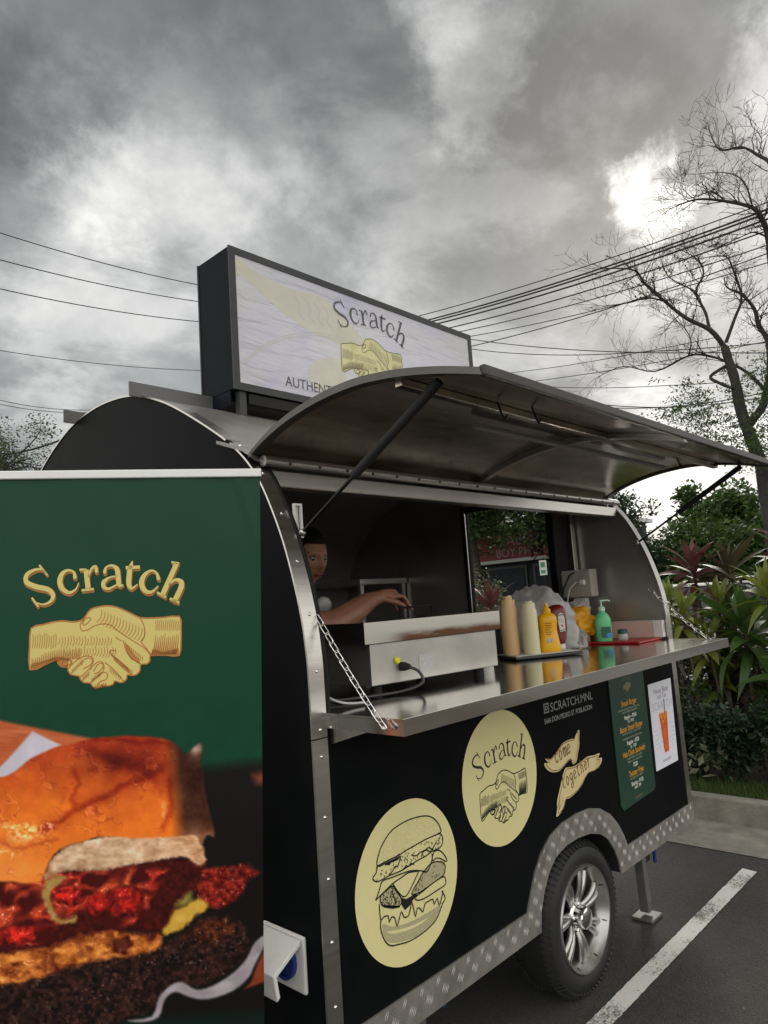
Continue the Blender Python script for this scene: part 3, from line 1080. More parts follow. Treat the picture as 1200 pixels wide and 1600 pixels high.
def word_art(art, mb, tf, k, weight=1.0, dx=0, dy=0):
    for s in WORD:
        pts = [(q[0] + dx, q[1] + dy, q[2] * weight) for q in s]
        art.stroke(mb, pts, 10, k, tf, smooth=6, caps=len(s) > 2)


def shake_lines(art, mb, tf, k, w=9.0, hw=1.0):
    art.stroke(mb, SHAKE, w, k, tf, smooth=2, closed=True)
    for s in SHAKE_IN:
        art.stroke(mb, s, w * .8, k, tf, smooth=4)
    for s in SHAKE_HATCH:
        art.stroke(mb, [(x, y, q * hw) for x, y, q in s], 5, k, tf, smooth=3, caps=False)


sideart = Art((0, 0, 0), (1, 0, 0), (0, 0, 1), (0, -1, 0), lift=.0008, step=.0005)


def disc(cu, cv, r, n=72):
    return [(cu + math.cos(2 * math.pi * i / n) * r, cv + math.sin(2 * math.pi * i / n) * r) for i in range(n)]


BURGER = {
    'bun': [(1.427, 0.7862), (1.4362, 0.8128), (1.4564, 0.8366), (1.4931, 0.8595), (1.5412, 0.8681), (1.5852, 0.8691), (1.635, 0.8632), (1.6699, 0.8504), (1.6938, 0.8297), (1.7062, 0.8085), (1.7059, 0.7972), (1.6844, 0.7966), (1.6324, 0.7966), (1.5917, 0.7939), (1.5522, 0.7912), (1.5183, 0.7873), (1.4856, 0.7864), (1.4536, 0.7855)],
    'leaf': [(1.427, 0.7862), (1.4232, 0.7699), (1.4115, 0.7619), (1.4087, 0.7555), (1.423, 0.7452), (1.445, 0.7441), (1.4677, 0.7458), (1.4905, 0.7447), (1.5184, 0.7435), (1.5423, 0.7453), (1.5667, 0.7471), (1.5967, 0.7505), (1.627, 0.7509), (1.6637, 0.756), (1.6899, 0.7549), (1.7068, 0.7614), (1.7131, 0.7774), (1.7077, 0.7903), (1.6952, 0.7979)],
    'cheese': [(1.4143, 0.7004), (1.4319, 0.7235), (1.4446, 0.7398), (1.4851, 0.7374), (1.5269, 0.7349), (1.5554, 0.7322), (1.5839, 0.725), (1.6126, 0.7146), (1.632, 0.7071), (1.6464, 0.72), (1.659, 0.7383), (1.6576, 0.7483)],
    'cheese2': [(1.4143, 0.7004), (1.4461, 0.7101), (1.4741, 0.7187), (1.4905, 0.7223), (1.526, 0.7261), (1.5502, 0.7292), (1.5933, 0.7205)],
    'tongue': [(1.4835, 0.7216), (1.4954, 0.703), (1.5119, 0.6827), (1.5249, 0.6724), (1.5393, 0.6737), (1.5602, 0.6881), (1.5929, 0.7176)],
    'corner': [(1.659, 0.7383), (1.6684, 0.7515), (1.6893, 0.7502), (1.709, 0.7365), (1.7249, 0.7124), (1.7166, 0.7107), (1.6967, 0.724), (1.6765, 0.7316), (1.6604, 0.7284)],
    'pattyL': [(1.4345, 0.7052), (1.4345, 0.6821), (1.4645, 0.669), (1.5044, 0.6555), (1.5152, 0.6697), (1.4948, 0.6972), (1.4828, 0.7144), (1.4644, 0.713)],
    'pattyR': [(1.5582, 0.6705), (1.5902, 0.6938), (1.6121, 0.7101), (1.6599, 0.7247), (1.7107, 0.707), (1.7102, 0.6814), (1.6957, 0.6731), (1.6584, 0.6691), (1.6168, 0.6637), (1.5818, 0.6628)],
    'barL': [(1.571, 0.6542), (1.6064, 0.6609), (1.6584, 0.6691), (1.7034, 0.6707), (1.7124, 0.6567), (1.7057, 0.6461), (1.6551, 0.6419), (1.614, 0.6399), (1.5845, 0.6436)],
    'dark': [(1.5155, 0.6726), (1.5335, 0.6636), (1.5673, 0.6645), (1.5862, 0.6583), (1.571, 0.6542), (1.5559, 0.6501), (1.5454, 0.6416), (1.5258, 0.6363), (1.5137, 0.6553)],
    'dark2': [(1.4343, 0.6807), (1.4644, 0.6685), (1.5044, 0.6561), (1.5062, 0.6505), (1.4768, 0.6566), (1.4424, 0.6722)],
    'dark3': [(1.4288, 0.7827), (1.4533, 0.7827), (1.4853, 0.7835), (1.5227, 0.7845), (1.5124, 0.7755), (1.4845, 0.7763), (1.4705, 0.7731), (1.4576, 0.7799), (1.4373, 0.7787)],
    'zig': [(1.4259, 0.685), (1.4262, 0.6648), (1.4285, 0.6438), (1.44, 0.6484), (1.4575, 0.6452), (1.4602, 0.6269), (1.4703, 0.6378), (1.4833, 0.6304), (1.4899, 0.6061), (1.501, 0.6242), (1.5118, 0.6382), (1.5194, 0.6207), (1.5379, 0.6172), (1.5494, 0.6343), (1.5559, 0.6501), (1.5627, 0.6237), (1.5677, 0.6038), (1.5774, 0.6247), (1.5913, 0.6169), (1.6, 0.6063), (1.6122, 0.6251), (1.6275, 0.6261), (1.6479, 0.6255), (1.651, 0.6089), (1.6682, 0.6219), (1.6732, 0.5983), (1.6855, 0.613), (1.6958, 0.6318)],
    'bot': [(1.4285, 0.6438), (1.4263, 0.6217), (1.4385, 0.5887), (1.4587, 0.5682), (1.4896, 0.5596), (1.5307, 0.5516), (1.5739, 0.5505), (1.6191, 0.5553), (1.6562, 0.5667), (1.6767, 0.5846), (1.6891, 0.5992)],
    'botfill': [(1.4338, 0.6305), (1.4723, 0.6124), (1.5266, 0.6004), (1.5791, 0.5968), (1.6394, 0.5974), (1.6807, 0.5958), (1.6566, 0.5697), (1.6143, 0.5571), (1.5643, 0.5525), (1.5081, 0.5599), (1.4637, 0.5735), (1.443, 0.5898)],
    'botlight': [(1.4493, 0.6077), (1.5025, 0.5943), (1.5584, 0.5861), (1.6174, 0.5835), (1.5968, 0.5785), (1.5481, 0.5793), (1.4971, 0.5874), (1.466, 0.5958)],
    'curl': [(1.6907, 0.6334), (1.7038, 0.6101), (1.6891, 0.5992)],
    'squig': [(1.5184, 0.7435), (1.5328, 0.7452), (1.543, 0.7512), (1.552, 0.7454), (1.5622, 0.75), (1.5762, 0.7442)],
    'squig2': [(1.5695, 0.7724), (1.5835, 0.7652), (1.5984, 0.7655), (1.6088, 0.7687), (1.6289, 0.7676), (1.6447, 0.771), (1.6641, 0.7591)],
    'squig3': [(1.4726, 0.7487), (1.4868, 0.7532), (1.4969, 0.7621), (1.5108, 0.7609), (1.5224, 0.7816)],
    'squig4': [(1.6123, 0.7552), (1.6186, 0.7659), (1.639, 0.7663), (1.6483, 0.7573), (1.6703, 0.7669), (1.682, 0.7764)],
}
RIBBON_A = [(2.329, 0.8876), (2.352, 0.8794), (2.3829, 0.8842), (2.4268, 0.9009), (2.4668, 0.919), (2.5316, 0.9216), (2.5529, 0.9188), (2.5796, 0.9405), (2.5969, 0.9429), (2.5904, 0.9119), (2.5849, 0.8863), (2.5678, 0.8579), (2.5513, 0.8322), (2.523, 0.8276), (2.5162, 0.8472), (2.4946, 0.8464), (2.4551, 0.834), (2.4169, 0.8243), (2.3677, 0.8313), (2.3317, 0.8499), (2.3184, 0.8724), (2.3452, 0.8694)]
RIBBON_B = [(2.4692, 0.8259), (2.5213, 0.8192), (2.5656, 0.8214), (2.6358, 0.8327), (2.6931, 0.8277), (2.7431, 0.8261), (2.725, 0.8104), (2.7566, 0.8052), (2.7433, 0.7848), (2.7041, 0.7711), (2.6457, 0.7728), (2.6085, 0.7596), (2.5698, 0.7367), (2.5227, 0.7217), (2.4782, 0.7143), (2.4417, 0.7154), (2.428, 0.6987), (2.4037, 0.6798), (2.3669, 0.672), (2.3767, 0.6965), (2.3822, 0.7248), (2.4032, 0.7546), (2.4314, 0.7934), (2.4517, 0.8169)]


GREY_INK = mat('grey_halftone_ink', srgb(178, 170, 132)[:3], .5, var=.12, scale=90)
# round sticker with the burger
d1 = sideart.poly(MB(), disc(1.556, .708, .218), 0).build('burger_sticker', CREAM, trailer)
fill = MB()
for kx in ('pattyL', 'pattyR', 'botfill'):
    sideart.poly(fill, BURGER[kx], 1, smooth=3)
rd = random.Random(5)
for i in range(900):                                            # stippled crown
    u, v = rd.uniform(1.43, 1.705), rd.uniform(.786, .868)
    if inside(BURGER['bun'], u, v) and v < .788 + .09:
        sideart.poly(fill, [(u - .0008, v), (u, v + .0009), (u + .0009, v), (u, v - .0008)], 1)
fill.build('halftone', GREY_INK, d1)
lt = MB()
sideart.poly(lt, BURGER['botlight'], 2, smooth=3)
lt.build('highlight', CREAM, d1)
ln = MB()
for kx, q in BURGER.items():
    if kx in ('botfill', 'botlight'):
        continue
    if kx.startswith('dark'):
        sideart.poly(ln, q, 3)
        continue
    sideart.stroke(ln, q, .0036, 3, smooth=3 if not kx.startswith(('zig', 'squig')) else 2, closed=kx in ('pattyL', 'pattyR', 'barL', 'bun', 'corner'))
for kx, n in (('pattyL', 22), ('leaf', 22), ('pattyR', 9)):
    xs = [q[0] for q in BURGER[kx]]
    ys = [q[1] for q in BURGER[kx]]
    for i in range(n * 4):
        u, v = rd.uniform(min(xs), max(xs)), rd.uniform(min(ys), max(ys))
        if inside(BURGER[kx], u, v):
            a = rd.uniform(0, 3)
            sideart.stroke(ln, [(u, v, .0026), (u + .006 * math.cos(a), v + .006 * math.sin(a), .001)], .002, 3, smooth=0)
ln.build('line_drawing', INK, d1)
# round sticker with the word and the handshake
d2 = sideart.poly(MB(), disc(2.046, .886, .219), 0).build('logo_sticker', CREAM, trailer)
w2 = MB()
word_art(sideart, w2, aff(.000296, .000005, 1.878, .000002, -.000323, 1.0255), 1, .78)
w2.build('lettering', INK, d2)
s2 = MB()
shake_lines(sideart, s2, aff(.000278, 0, 1.8939, 0, -.000308, 1.0214), 1, 12, .95)
s2.build('handshake_drawing', INK, d2)
# name and address
PALE = mat('pale_lettering', (.30, .31, .30), .5)
ad = MB()
sideart.text(ad, 'SCRATCH.MNL', .047, 2.397, 1.045, 0, 'LEFT', sx=1.06)
sideart.text(ad, '5666 DON PEDRO ST. POBLACION', .0265, 2.347, 1.008, 0, 'LEFT', sx=.905, bold=.01)
sideart.stroke(ad, [(2.354, 1.048), (2.354, 1.079), (2.384, 1.079), (2.384, 1.048)], .007, 0, smooth=0, closed=True)
sideart.stroke(ad, disc(2.369, 1.0635, .0068, 16), .0042, 0, smooth=0, closed=True)
ad.build('address_lettering', PALE, trailer)
# ribbons
rb = MB()
sideart.poly(rb, RIBBON_A, 0, smooth=3)
sideart.poly(rb, RIBBON_B, 1, smooth=3)
rbo = rb.build('ribbon_sticker', mat('ribbon_vinyl', srgb(222, 202, 150)[:3], .45, var=.05, scale=18), trailer)
rl = MB()
BROWN = mat('brown_ink', srgb(120, 84, 40)[:3], .5)


def shrink(q, s):
    cx, cy = sum(a for a, b in q) / len(q), sum(b for a, b in q) / len(q)
    return [(cx + (a - cx) * s, cy + (b - cy) * s) for a, b in q]


for q, k in ((RIBBON_A, 2), (RIBBON_B, 2)):
    sideart.stroke(rl, shrink(q, .91), .003, k, smooth=3, closed=True)
SCRIPT = {'c': [[(9, 8), (4, 10), (1, 5), (4, 0), (9, 2)]], 'o': [[(5, 10), (1, 6), (3, 0), (8, 2), (9, 7), (5, 10)]],
          'm': [[(0, 10), (2, 0)], [(1, 7), (5, 10), (6, 0)], [(6, 7), (10, 10), (11, 0), (13, 1)]], 'e': [[(1, 5), (9, 6), (6, 10), (2, 8), (1, 3), (4, 0), (9, 2)]],
          't': [[(5, 15), (3, 4), (4, 0), (8, 1)], [(0, 10), (9, 11)]], 'g': [[(9, 9), (4, 10), (1, 6), (4, 2), (9, 6)], [(9, 9), (8, -4), (3, -7), (1, -4), (9, 1)]],
          'h': [[(2, 16), (1, 0)], [(1, 6), (5, 10), (8, 7), (8, 0)]], 'r': [[(1, 10), (2, 0)], [(2, 6), (5, 10), (8, 9)]]}
for word, (ua, va), (ub, vb), sc in (('come', (2.398, .856), (2.523, .877), .0030), ('together', (2.432, .757), (2.668, .796), .0028)):
    L = math.hypot(ub - ua, vb - va)
    ca, sa = (ub - ua) / L, (vb - va) / L
    adv = L / len(word)
    for i, chh in enumerate(word):
        for s in SCRIPT[chh]:
            pts = []
            for x, y in s:
                x2 = (x * .75) * sc + i * adv
                y2 = y * sc * 1.15
                pts.append((ua + ca * x2 - sa * y2, va + sa * x2 + ca * y2))
            sideart.stroke(rl, pts, .0038, 3, smooth=4)
for (a, b) in (((2.375, .70), (2.415, .735)), ((2.39, .695), (2.43, .722)), ((2.50, .848), (2.535, .838)), ((2.70, .79), (2.735, .80))):
    sideart.stroke(rl, [a, b], .003, 3, smooth=0, taper=1)
rl.build('ribbon_lettering', BROWN, rbo)
# menu board
MG = mat('menu_green', srgb(26, 62, 50)[:3], .35, var=.04, scale=6)
mbp = [(2.875, 1.106), (3.222, 1.106), (3.222, .590), (3.205, .575), (2.892, .562), (2.872, .585)]
mn = MB().prism([(x, -.001, z) for x, z in mbp], (0, -.005, 0)).build('menu_board', MG, trailer)
ma = Art((0, -.006, 0), (1, 0, 0), (0, 0, 1), (0, -1, 0), lift=.0006, step=.0005)
GOLD = mat('gold_ink', srgb(214, 150, 40)[:3], .5)
SOFT = mat('soft_cream_ink', srgb(160, 165, 140)[:3], .5)
CREAMI = mat('cream_ink', srgb(225, 228, 214)[:3], .5)
for v, tx, sz in ((.976, 'Smash Burger', .034), (.870, 'Bacon Smash Burger', .034), (.766, 'Hot Chick Sandwich', .034), (.680, 'Twister Fries', .034)):
    ma.text(MB(), tx, sz, 3.045, v, 0, sx=.80, shear=.1, bold=.018).build('menu_heading', GOLD, mn)
for v, tx in ((.958, 'double beef patty, cheese, house sauce'), (.946, 'onions, pickles, toasted bun'), (.857, 'double beef patty, cheese, bacon'), (.836, 'caramelized onions, pickles, sauce'),
              (.752, 'crispy chicken, slaw, pickles'), (.738, 'house sauce, toasted bun'), (.667, 'with dip of your choice')):
    ma.text(MB(), tx, .0155, 3.045, v, 0, sx=.90).build('menu_text', SOFT, mn)
for v, tx, sz in ((.919, 'Regular - P260', .024), (.902, 'x2 - P310', .018), (.812, 'Regular - P320', .024), (.794, 'x2 - P370', .018), (.714, 'P220', .025), (.640, 'Sharing - P150', .024), (.624, 'Solo - P70', .018)):
    ma.text(MB(), tx, sz, 3.045, v, 0, sx=.85, bold=.016).build('menu_price', CREAMI, mn)
lg = MB()
tfm = aff(.0000725, 0, 3.003, 0, -.000078, 1.105)
ma.poly(lg, SHAKE, 0, tf=tfm)
word_art(ma, lg, aff(.0000725, 0, 3.003, 0, -.000078, 1.106), 0, 1.1)
ma.text(lg, 'scratch.mnl', .016, 3.045, .583, 0, bold=.01)
lg.build('menu_logo', mat('faded_gold_ink', srgb(128, 122, 84)[:3], .5), mn)
# drink poster
PW = mat('poster_paper', srgb(226, 226, 236)[:3], .5, var=.03, scale=5)
po = MB().prism([(3.268, -.001, 1.032), (3.535, -.001, 1.032), (3.512, -.001, .643), (3.258, -.001, .643)], (0, -.0016, 0)).build('drink_poster', PW, trailer)
pa = Art((0, -.0026, 0), (1, 0, 0), (0, 0, 1), (0, -1, 0), lift=.0004, step=.0005)
gl = [(3.352, .885), (3.445, .885), (3.420, .706), (3.370, .706)]
wg = MB()
pa.poly(wg, [(3.343, .896), (3.456, .896), (3.428, .695), (3.362, .695)], 0)
wg.build('printed_glass', mat('glass_print', srgb(238, 220, 222)[:3], .4), po)
NU = mat('iced_tea_print', srgb(190, 62, 24)[:3], .45, scale=26, col2=srgb(232, 116, 36)[:3])
dk = MB()
pa.poly(dk, gl, 1)
dk.build('printed_drink', NU, po)
ic = MB()
for cu, cv, rr_ in ((3.375, .874, .016), (3.402, .868, .018), (3.425, .876, .014), (3.39, .852, .012)):
    pa.poly(ic, disc(cu, cv, rr_, 8), 2)
ic.build('printed_ice', mat('amber_ice_print', srgb(236, 146, 40)[:3], .4, var=.2, scale=60), po)
for wd_, sz, u, v in (('House Blend', .036, 3.405, .980), ('Iced Tea', .034, 3.405, .953), ('#scratchmnl', .020, 3.388, .668)):
    pa.text(MB(), wd_, sz, u, v, 0, sx=.92).build('poster_lettering', mat('grey_violet_ink', srgb(128, 124, 150)[:3], .5), po)
t2 = MB()
pa.text(t2, 'SCRATCH', .052, 3.402, .905, 0, sx=1.02)
for i in range(5):
    pa.stroke(t2, [(3.28 + .002 * i, .82 - .02 * i), (3.30, .815 - .02 * i), (3.335, .825 - .02 * i)], .0022, 0)
    pa.stroke(t2, [(3.46, .82 - .02 * i), (3.48, .83 - .02 * i), (3.51, .82 - .02 * i)], .0022, 0)
t2.build('faint_lettering', mat('pale_violet_ink', srgb(186, 186, 206)[:3], .5), po)
st = MB()
pa.stroke(st, [(3.418, .885), (3.424, .945)], .006, 2, smooth=0)
st.build('printed_straw', mat('dark_violet_ink', srgb(62, 52, 66)[:3], .5), po)

# ================================================================== light box sign on the roof
SX0, SX1, SY0, SY1, SZ0, SZ1 = 1.52, 3.085, .70, .92, 2.345, 2.918
sign = thing('light_box_sign', 'long black framed light box sign standing on the trailer roof', 'sign', (2.3, .81, 2.25))
SB = mat('sign_box_black', (.006, .008, .012), .6, var=.2, scale=4, spec=.08)
bx = MB()
for x0, x1 in ((SX0, SX0 + .004), (SX1 - .004, SX1)):
    bx.box(x0, x1, SY0 + .004, SY1 - .004, SZ0, SZ1)
bx.box(SX0 + .004, SX1 - .004, SY0 + .004, SY1 - .004, SZ1 - .004, SZ1)
bx.box(SX0 + .004, SX1 - .004, SY0 + .004, SY1 - .004, SZ0, SZ0 + .004)
bx.build('box', SB, sign)
for ya, yb in ((SY0 - .004, SY0 + .003), (SY1 - .003, SY1 + .004)):
    fr = MB()
    w = .026
    fr.box(SX0 - .003, SX1 + .003, ya, yb, SZ1 - w, SZ1 + .003)
    fr.box(SX0 - .003, SX1 + .003, ya, yb, SZ0 - .003, SZ0 + w)
    fr.box(SX0 - .003, SX0 + w, ya, yb, SZ0 + w, SZ1 - w)
    fr.box(SX1 - w, SX1 + .003, ya, yb, SZ0 + w, SZ1 - w)
    fr.build('frame', SIGNFRAME, sign)


def face_material():
    mm = bpy.data.materials.new('translucent_sign_face')
    mm.use_nodes = True
    t = mm.node_tree
    p = t.nodes['Principled BSDF']
    tc = N(t, 'ShaderNodeTexCoord')
    wv = N(t, 'ShaderNodeTexNoise')
    wv.inputs['Scale'].default_value = 2.4
    wv.inputs['Detail'].default_value = 3
    wv.inputs['Distortion'].default_value = 1.2
    t.links.new(tc.outputs['Object'], wv.inputs['Vector'])
    r = N(t, 'ShaderNodeValToRGB')
    r.color_ramp.elements[0].position = .35
    r.color_ramp.elements[0].color = srgb(226, 226, 246)
    r.color_ramp.elements[1].position = .62
    r.color_ramp.elements[1].color = srgb(240, 240, 244)
    t.links.new(wv.outputs[0], r.inputs[0])
    t.links.new(r.outputs[0], p.inputs['Base Color'])
    p.inputs['Roughness'].default_value = .28
    mp = N(t, 'ShaderNodeMapping')
    mp.inputs['Rotation'].default_value = (0, .55, 0)
    mp.inputs['Scale'].default_value = (1.2, 1, 6)
    t.links.new(tc.outputs['Object'], mp.inputs[0])
    nb = N(t, 'ShaderNodeTexNoise')
    nb.inputs['Scale'].default_value = 3.5
    nb.inputs['Detail'].default_value = 3
    nb.inputs['Distortion'].default_value = .8
    t.links.new(mp.outputs[0], nb.inputs['Vector'])
    bp = N(t, 'ShaderNodeBump')
    bp.inputs['Strength'].default_value = .75
    bp.inputs['Distance'].default_value = .02
    t.links.new(nb.outputs[0], bp.inputs['Height'])
    t.links.new(bp.outputs[0], p.inputs['Normal'])
    tr = N(t, 'ShaderNodeBsdfTranslucent')
    t.links.new(r.outputs[0], tr.inputs[0])
    mx = N(t, 'ShaderNodeMixShader')
    mx.inputs[0].default_value = .45
    t.links.new(p.outputs[0], mx.inputs[1])
    t.links.new(tr.outputs[0], mx.inputs[2])
    t.links.new(mx.outputs[0], t.nodes['Material Output'].inputs['Surface'])
    return mm


FACE = face_material()
MB().add([(SX0, SY0, SZ0), (SX1, SY0, SZ0), (SX1, SY0, SZ1), (SX0, SY0, SZ1)], [(0, 1, 2, 3)]).build('face', FACE, sign)
MB().add([(SX0, SY1, SZ0), (SX1, SY1, SZ0), (SX1, SY1, SZ1), (SX0, SY1, SZ1)], [(0, 1, 2, 3)]).build('face', FACE, sign)
sa_ = Art((0, SY0, 0), (1, 0, 0), (0, 0, 1), (0, -1, 0), lift=.0006, step=.0006)
gh = MB()
sa_.poly(gh, [(1.55, 2.885), (1.64, 2.85), (1.80, 2.83), (2.0, 2.84), (2.10, 2.80), (2.22, 2.72), (2.30, 2.66), (2.20, 2.645), (2.05, 2.65), (1.92, 2.665), (1.80, 2.70), (1.68, 2.76), (1.60, 2.80), (1.55, 2.82)], 0, smooth=3)
sa_.poly(gh, [(1.90, 2.50), (1.96, 2.55), (2.06, 2.575), (2.10, 2.55), (2.12, 2.46), (2.16, 2.42), (2.0, 2.40), (1.92, 2.42)], 0, smooth=3)
gh.build('faint_print', mat('faint_yellow_print', srgb(232, 230, 216)[:3], .35, var=.06, scale=7, transl=.45), sign)
gl_ = MB()
for dz in (0, .012):
    sa_.stroke(gl_, [(1.57, 2.45 + dz), (1.66, 2.53 + dz), (1.78, 2.60 + dz), (1.95, 2.655 + dz), (2.12, 2.665 + dz)], .005, 1)
for u in (1.84, 1.90, 1.95, 2.00, 2.06):
    sa_.stroke(gl_, [(u, 2.80), (u + .03, 2.77), (u + .02, 2.73), (u + .05, 2.71)], .008, 1)
gl_.build('faint_line', mat('faint_violet_print', srgb(222, 220, 216)[:3], .35, transl=.4), sign)
sh_ = MB()
tfs = aff(.000402, 0, 2.064, 0, -.000462, 2.892)
sa_.poly(sh_, SHAKE, 1, tf=tfs)
sh_.build('handshake_fill', mat('sign_yellow', srgb(236, 231, 180)[:3], .4, var=.1, scale=14, transl=.4), sign)
sl = MB()
shake_lines(sa_, sl, tfs, 2, 8, .8)
sl.build('handshake_drawing', mat('sign_olive_ink', srgb(108, 104, 72)[:3], .5), sign)
sw = MB()
word_art(sa_, sw, aff(.000438, 0, 2.050, -.00002, -.000468, 2.911), 2, .82)
sa_.text(sw, 'AUTHENTIC SMASH BURGERS', .060, 1.768, 2.399, 2, 'LEFT', sx=.92)
sw.build('lettering', mat('sign_grey_ink', srgb(74, 74, 80)[:3], .5), sign)
for x in (SX0 + .03, SX1 - .06):
    for y in (SY0 + .01, SY1 - .04):
        MB().box(x, x + .03, y, y + .03, prof_z(y) - .01, SZ0 - .002).build('foot', SIGNFRAME, sign)
MB().box(SX0, SX0 + .005, SY0 + .03, SY1 - .03, 2.285, SZ0 - .003).build('end_plate', SB, sign)
MB().box(SX0 + .07, SX1 - .07, SY0 + .005, SY0 + .035, 2.295, 2.335).build('base_rail', FRAME, sign)

# ================================================================== roll-up banner
BO = Vector((1.0815, -.0194, 1.86))
BU = Vector((.764053, -.644039, -.037908)).normalized()
BV = Vector((.028163, -.023739, .999321))
BV = (BV - BU * BV.dot(BU)).normalized()
BN = BU.cross(BV).normalized()
if BN.y > 0:
    BN = -BN
banner = thing('roll_up_banner', 'dark green roll-up banner with a burger photograph in front of the trailer end', 'banner', tuple(BO + BU * -.375 + BV * -1.86))
BW, BH = .752, 1.80


def bfold(u, v):
    t = max(0.0, min(1.0, (v + .20) / .16))
    t = t * t * (3 - 2 * t)
    e = max(0.0, min(1.0, (u + .15) / .13))
    w = .0016 * t * math.sin(u * 27 + 1.0 + v * 4)
    w += .0045 * max(0.0, 1 - abs((u + .055) + (v + .02) * .28) / .022) * max(0.0, min(1.0, (v + .30) / .25))
    w -= .0030 * e * (0.5 + .5 * math.sin(v * 9))
    return w


def vnoise(x, y, seed):
    xi, yi = np.floor(x).astype(np.int64), np.floor(y).astype(np.int64)
    xf, yf = x - xi, y - yi
    xf = xf * xf * (3 - 2 * xf)
    yf = yf * yf * (3 - 2 * yf)

    def h(a, b):
        n = (a * 374761393 + b * 668265263 + seed * 1442695041) & 0xffffffff
        n = ((n ^ (n >> 13)) * 1274126177) & 0xffffffff
        return ((n ^ (n >> 16)) & 0xffff) / 65535.0
    return (h(xi, yi) * (1 - xf) + h(xi + 1, yi) * xf) * (1 - yf) + (h(xi, yi + 1) * (1 - xf) + h(xi + 1, yi + 1) * xf) * yf


def fbm(x, y, seed, o=4):
    s, a, tot = 0, 1.0, 0
    for i in range(o):
        s = s + a * vnoise(x * 2 ** i, y * 2 ** i, seed + i)
        tot += a
        a *= .55
    return s / tot


def pmask(poly, X, Y, soft=6.0):
    """soft inside mask of a polygon: even-odd test and distance to the edges"""
    if len(poly) > 7:
        poly = [(q.x, q.y) for q in catmull([(a, b, 0) for a, b in poly], 3, closed=True)]
    c = np.zeros(X.shape, bool)
    dist = np.full(X.shape, 1e9)
    n = len(poly)
    for i in range(n):
        x0, y0 = poly[i]
        x1, y1 = poly[i - 1]
        if y0 != y1:
            cond = ((y0 > Y) != (y1 > Y)) & (X < (x1 - x0) * (Y - y0) / (y1 - y0) + x0)
            c ^= cond
        L2 = (x1 - x0) ** 2 + (y1 - y0) ** 2 + 1e-9
        t = np.clip(((X - x0) * (x1 - x0) + (Y - y0) * (y1 - y0)) / L2, 0, 1)
        dist = np.minimum(dist, np.hypot(X - x0 - t * (x1 - x0), Y - y0 - t * (y1 - y0)))
    sd = np.where(c, dist, -dist)
    return np.clip(sd / soft * .5 + .5, 0, 1)


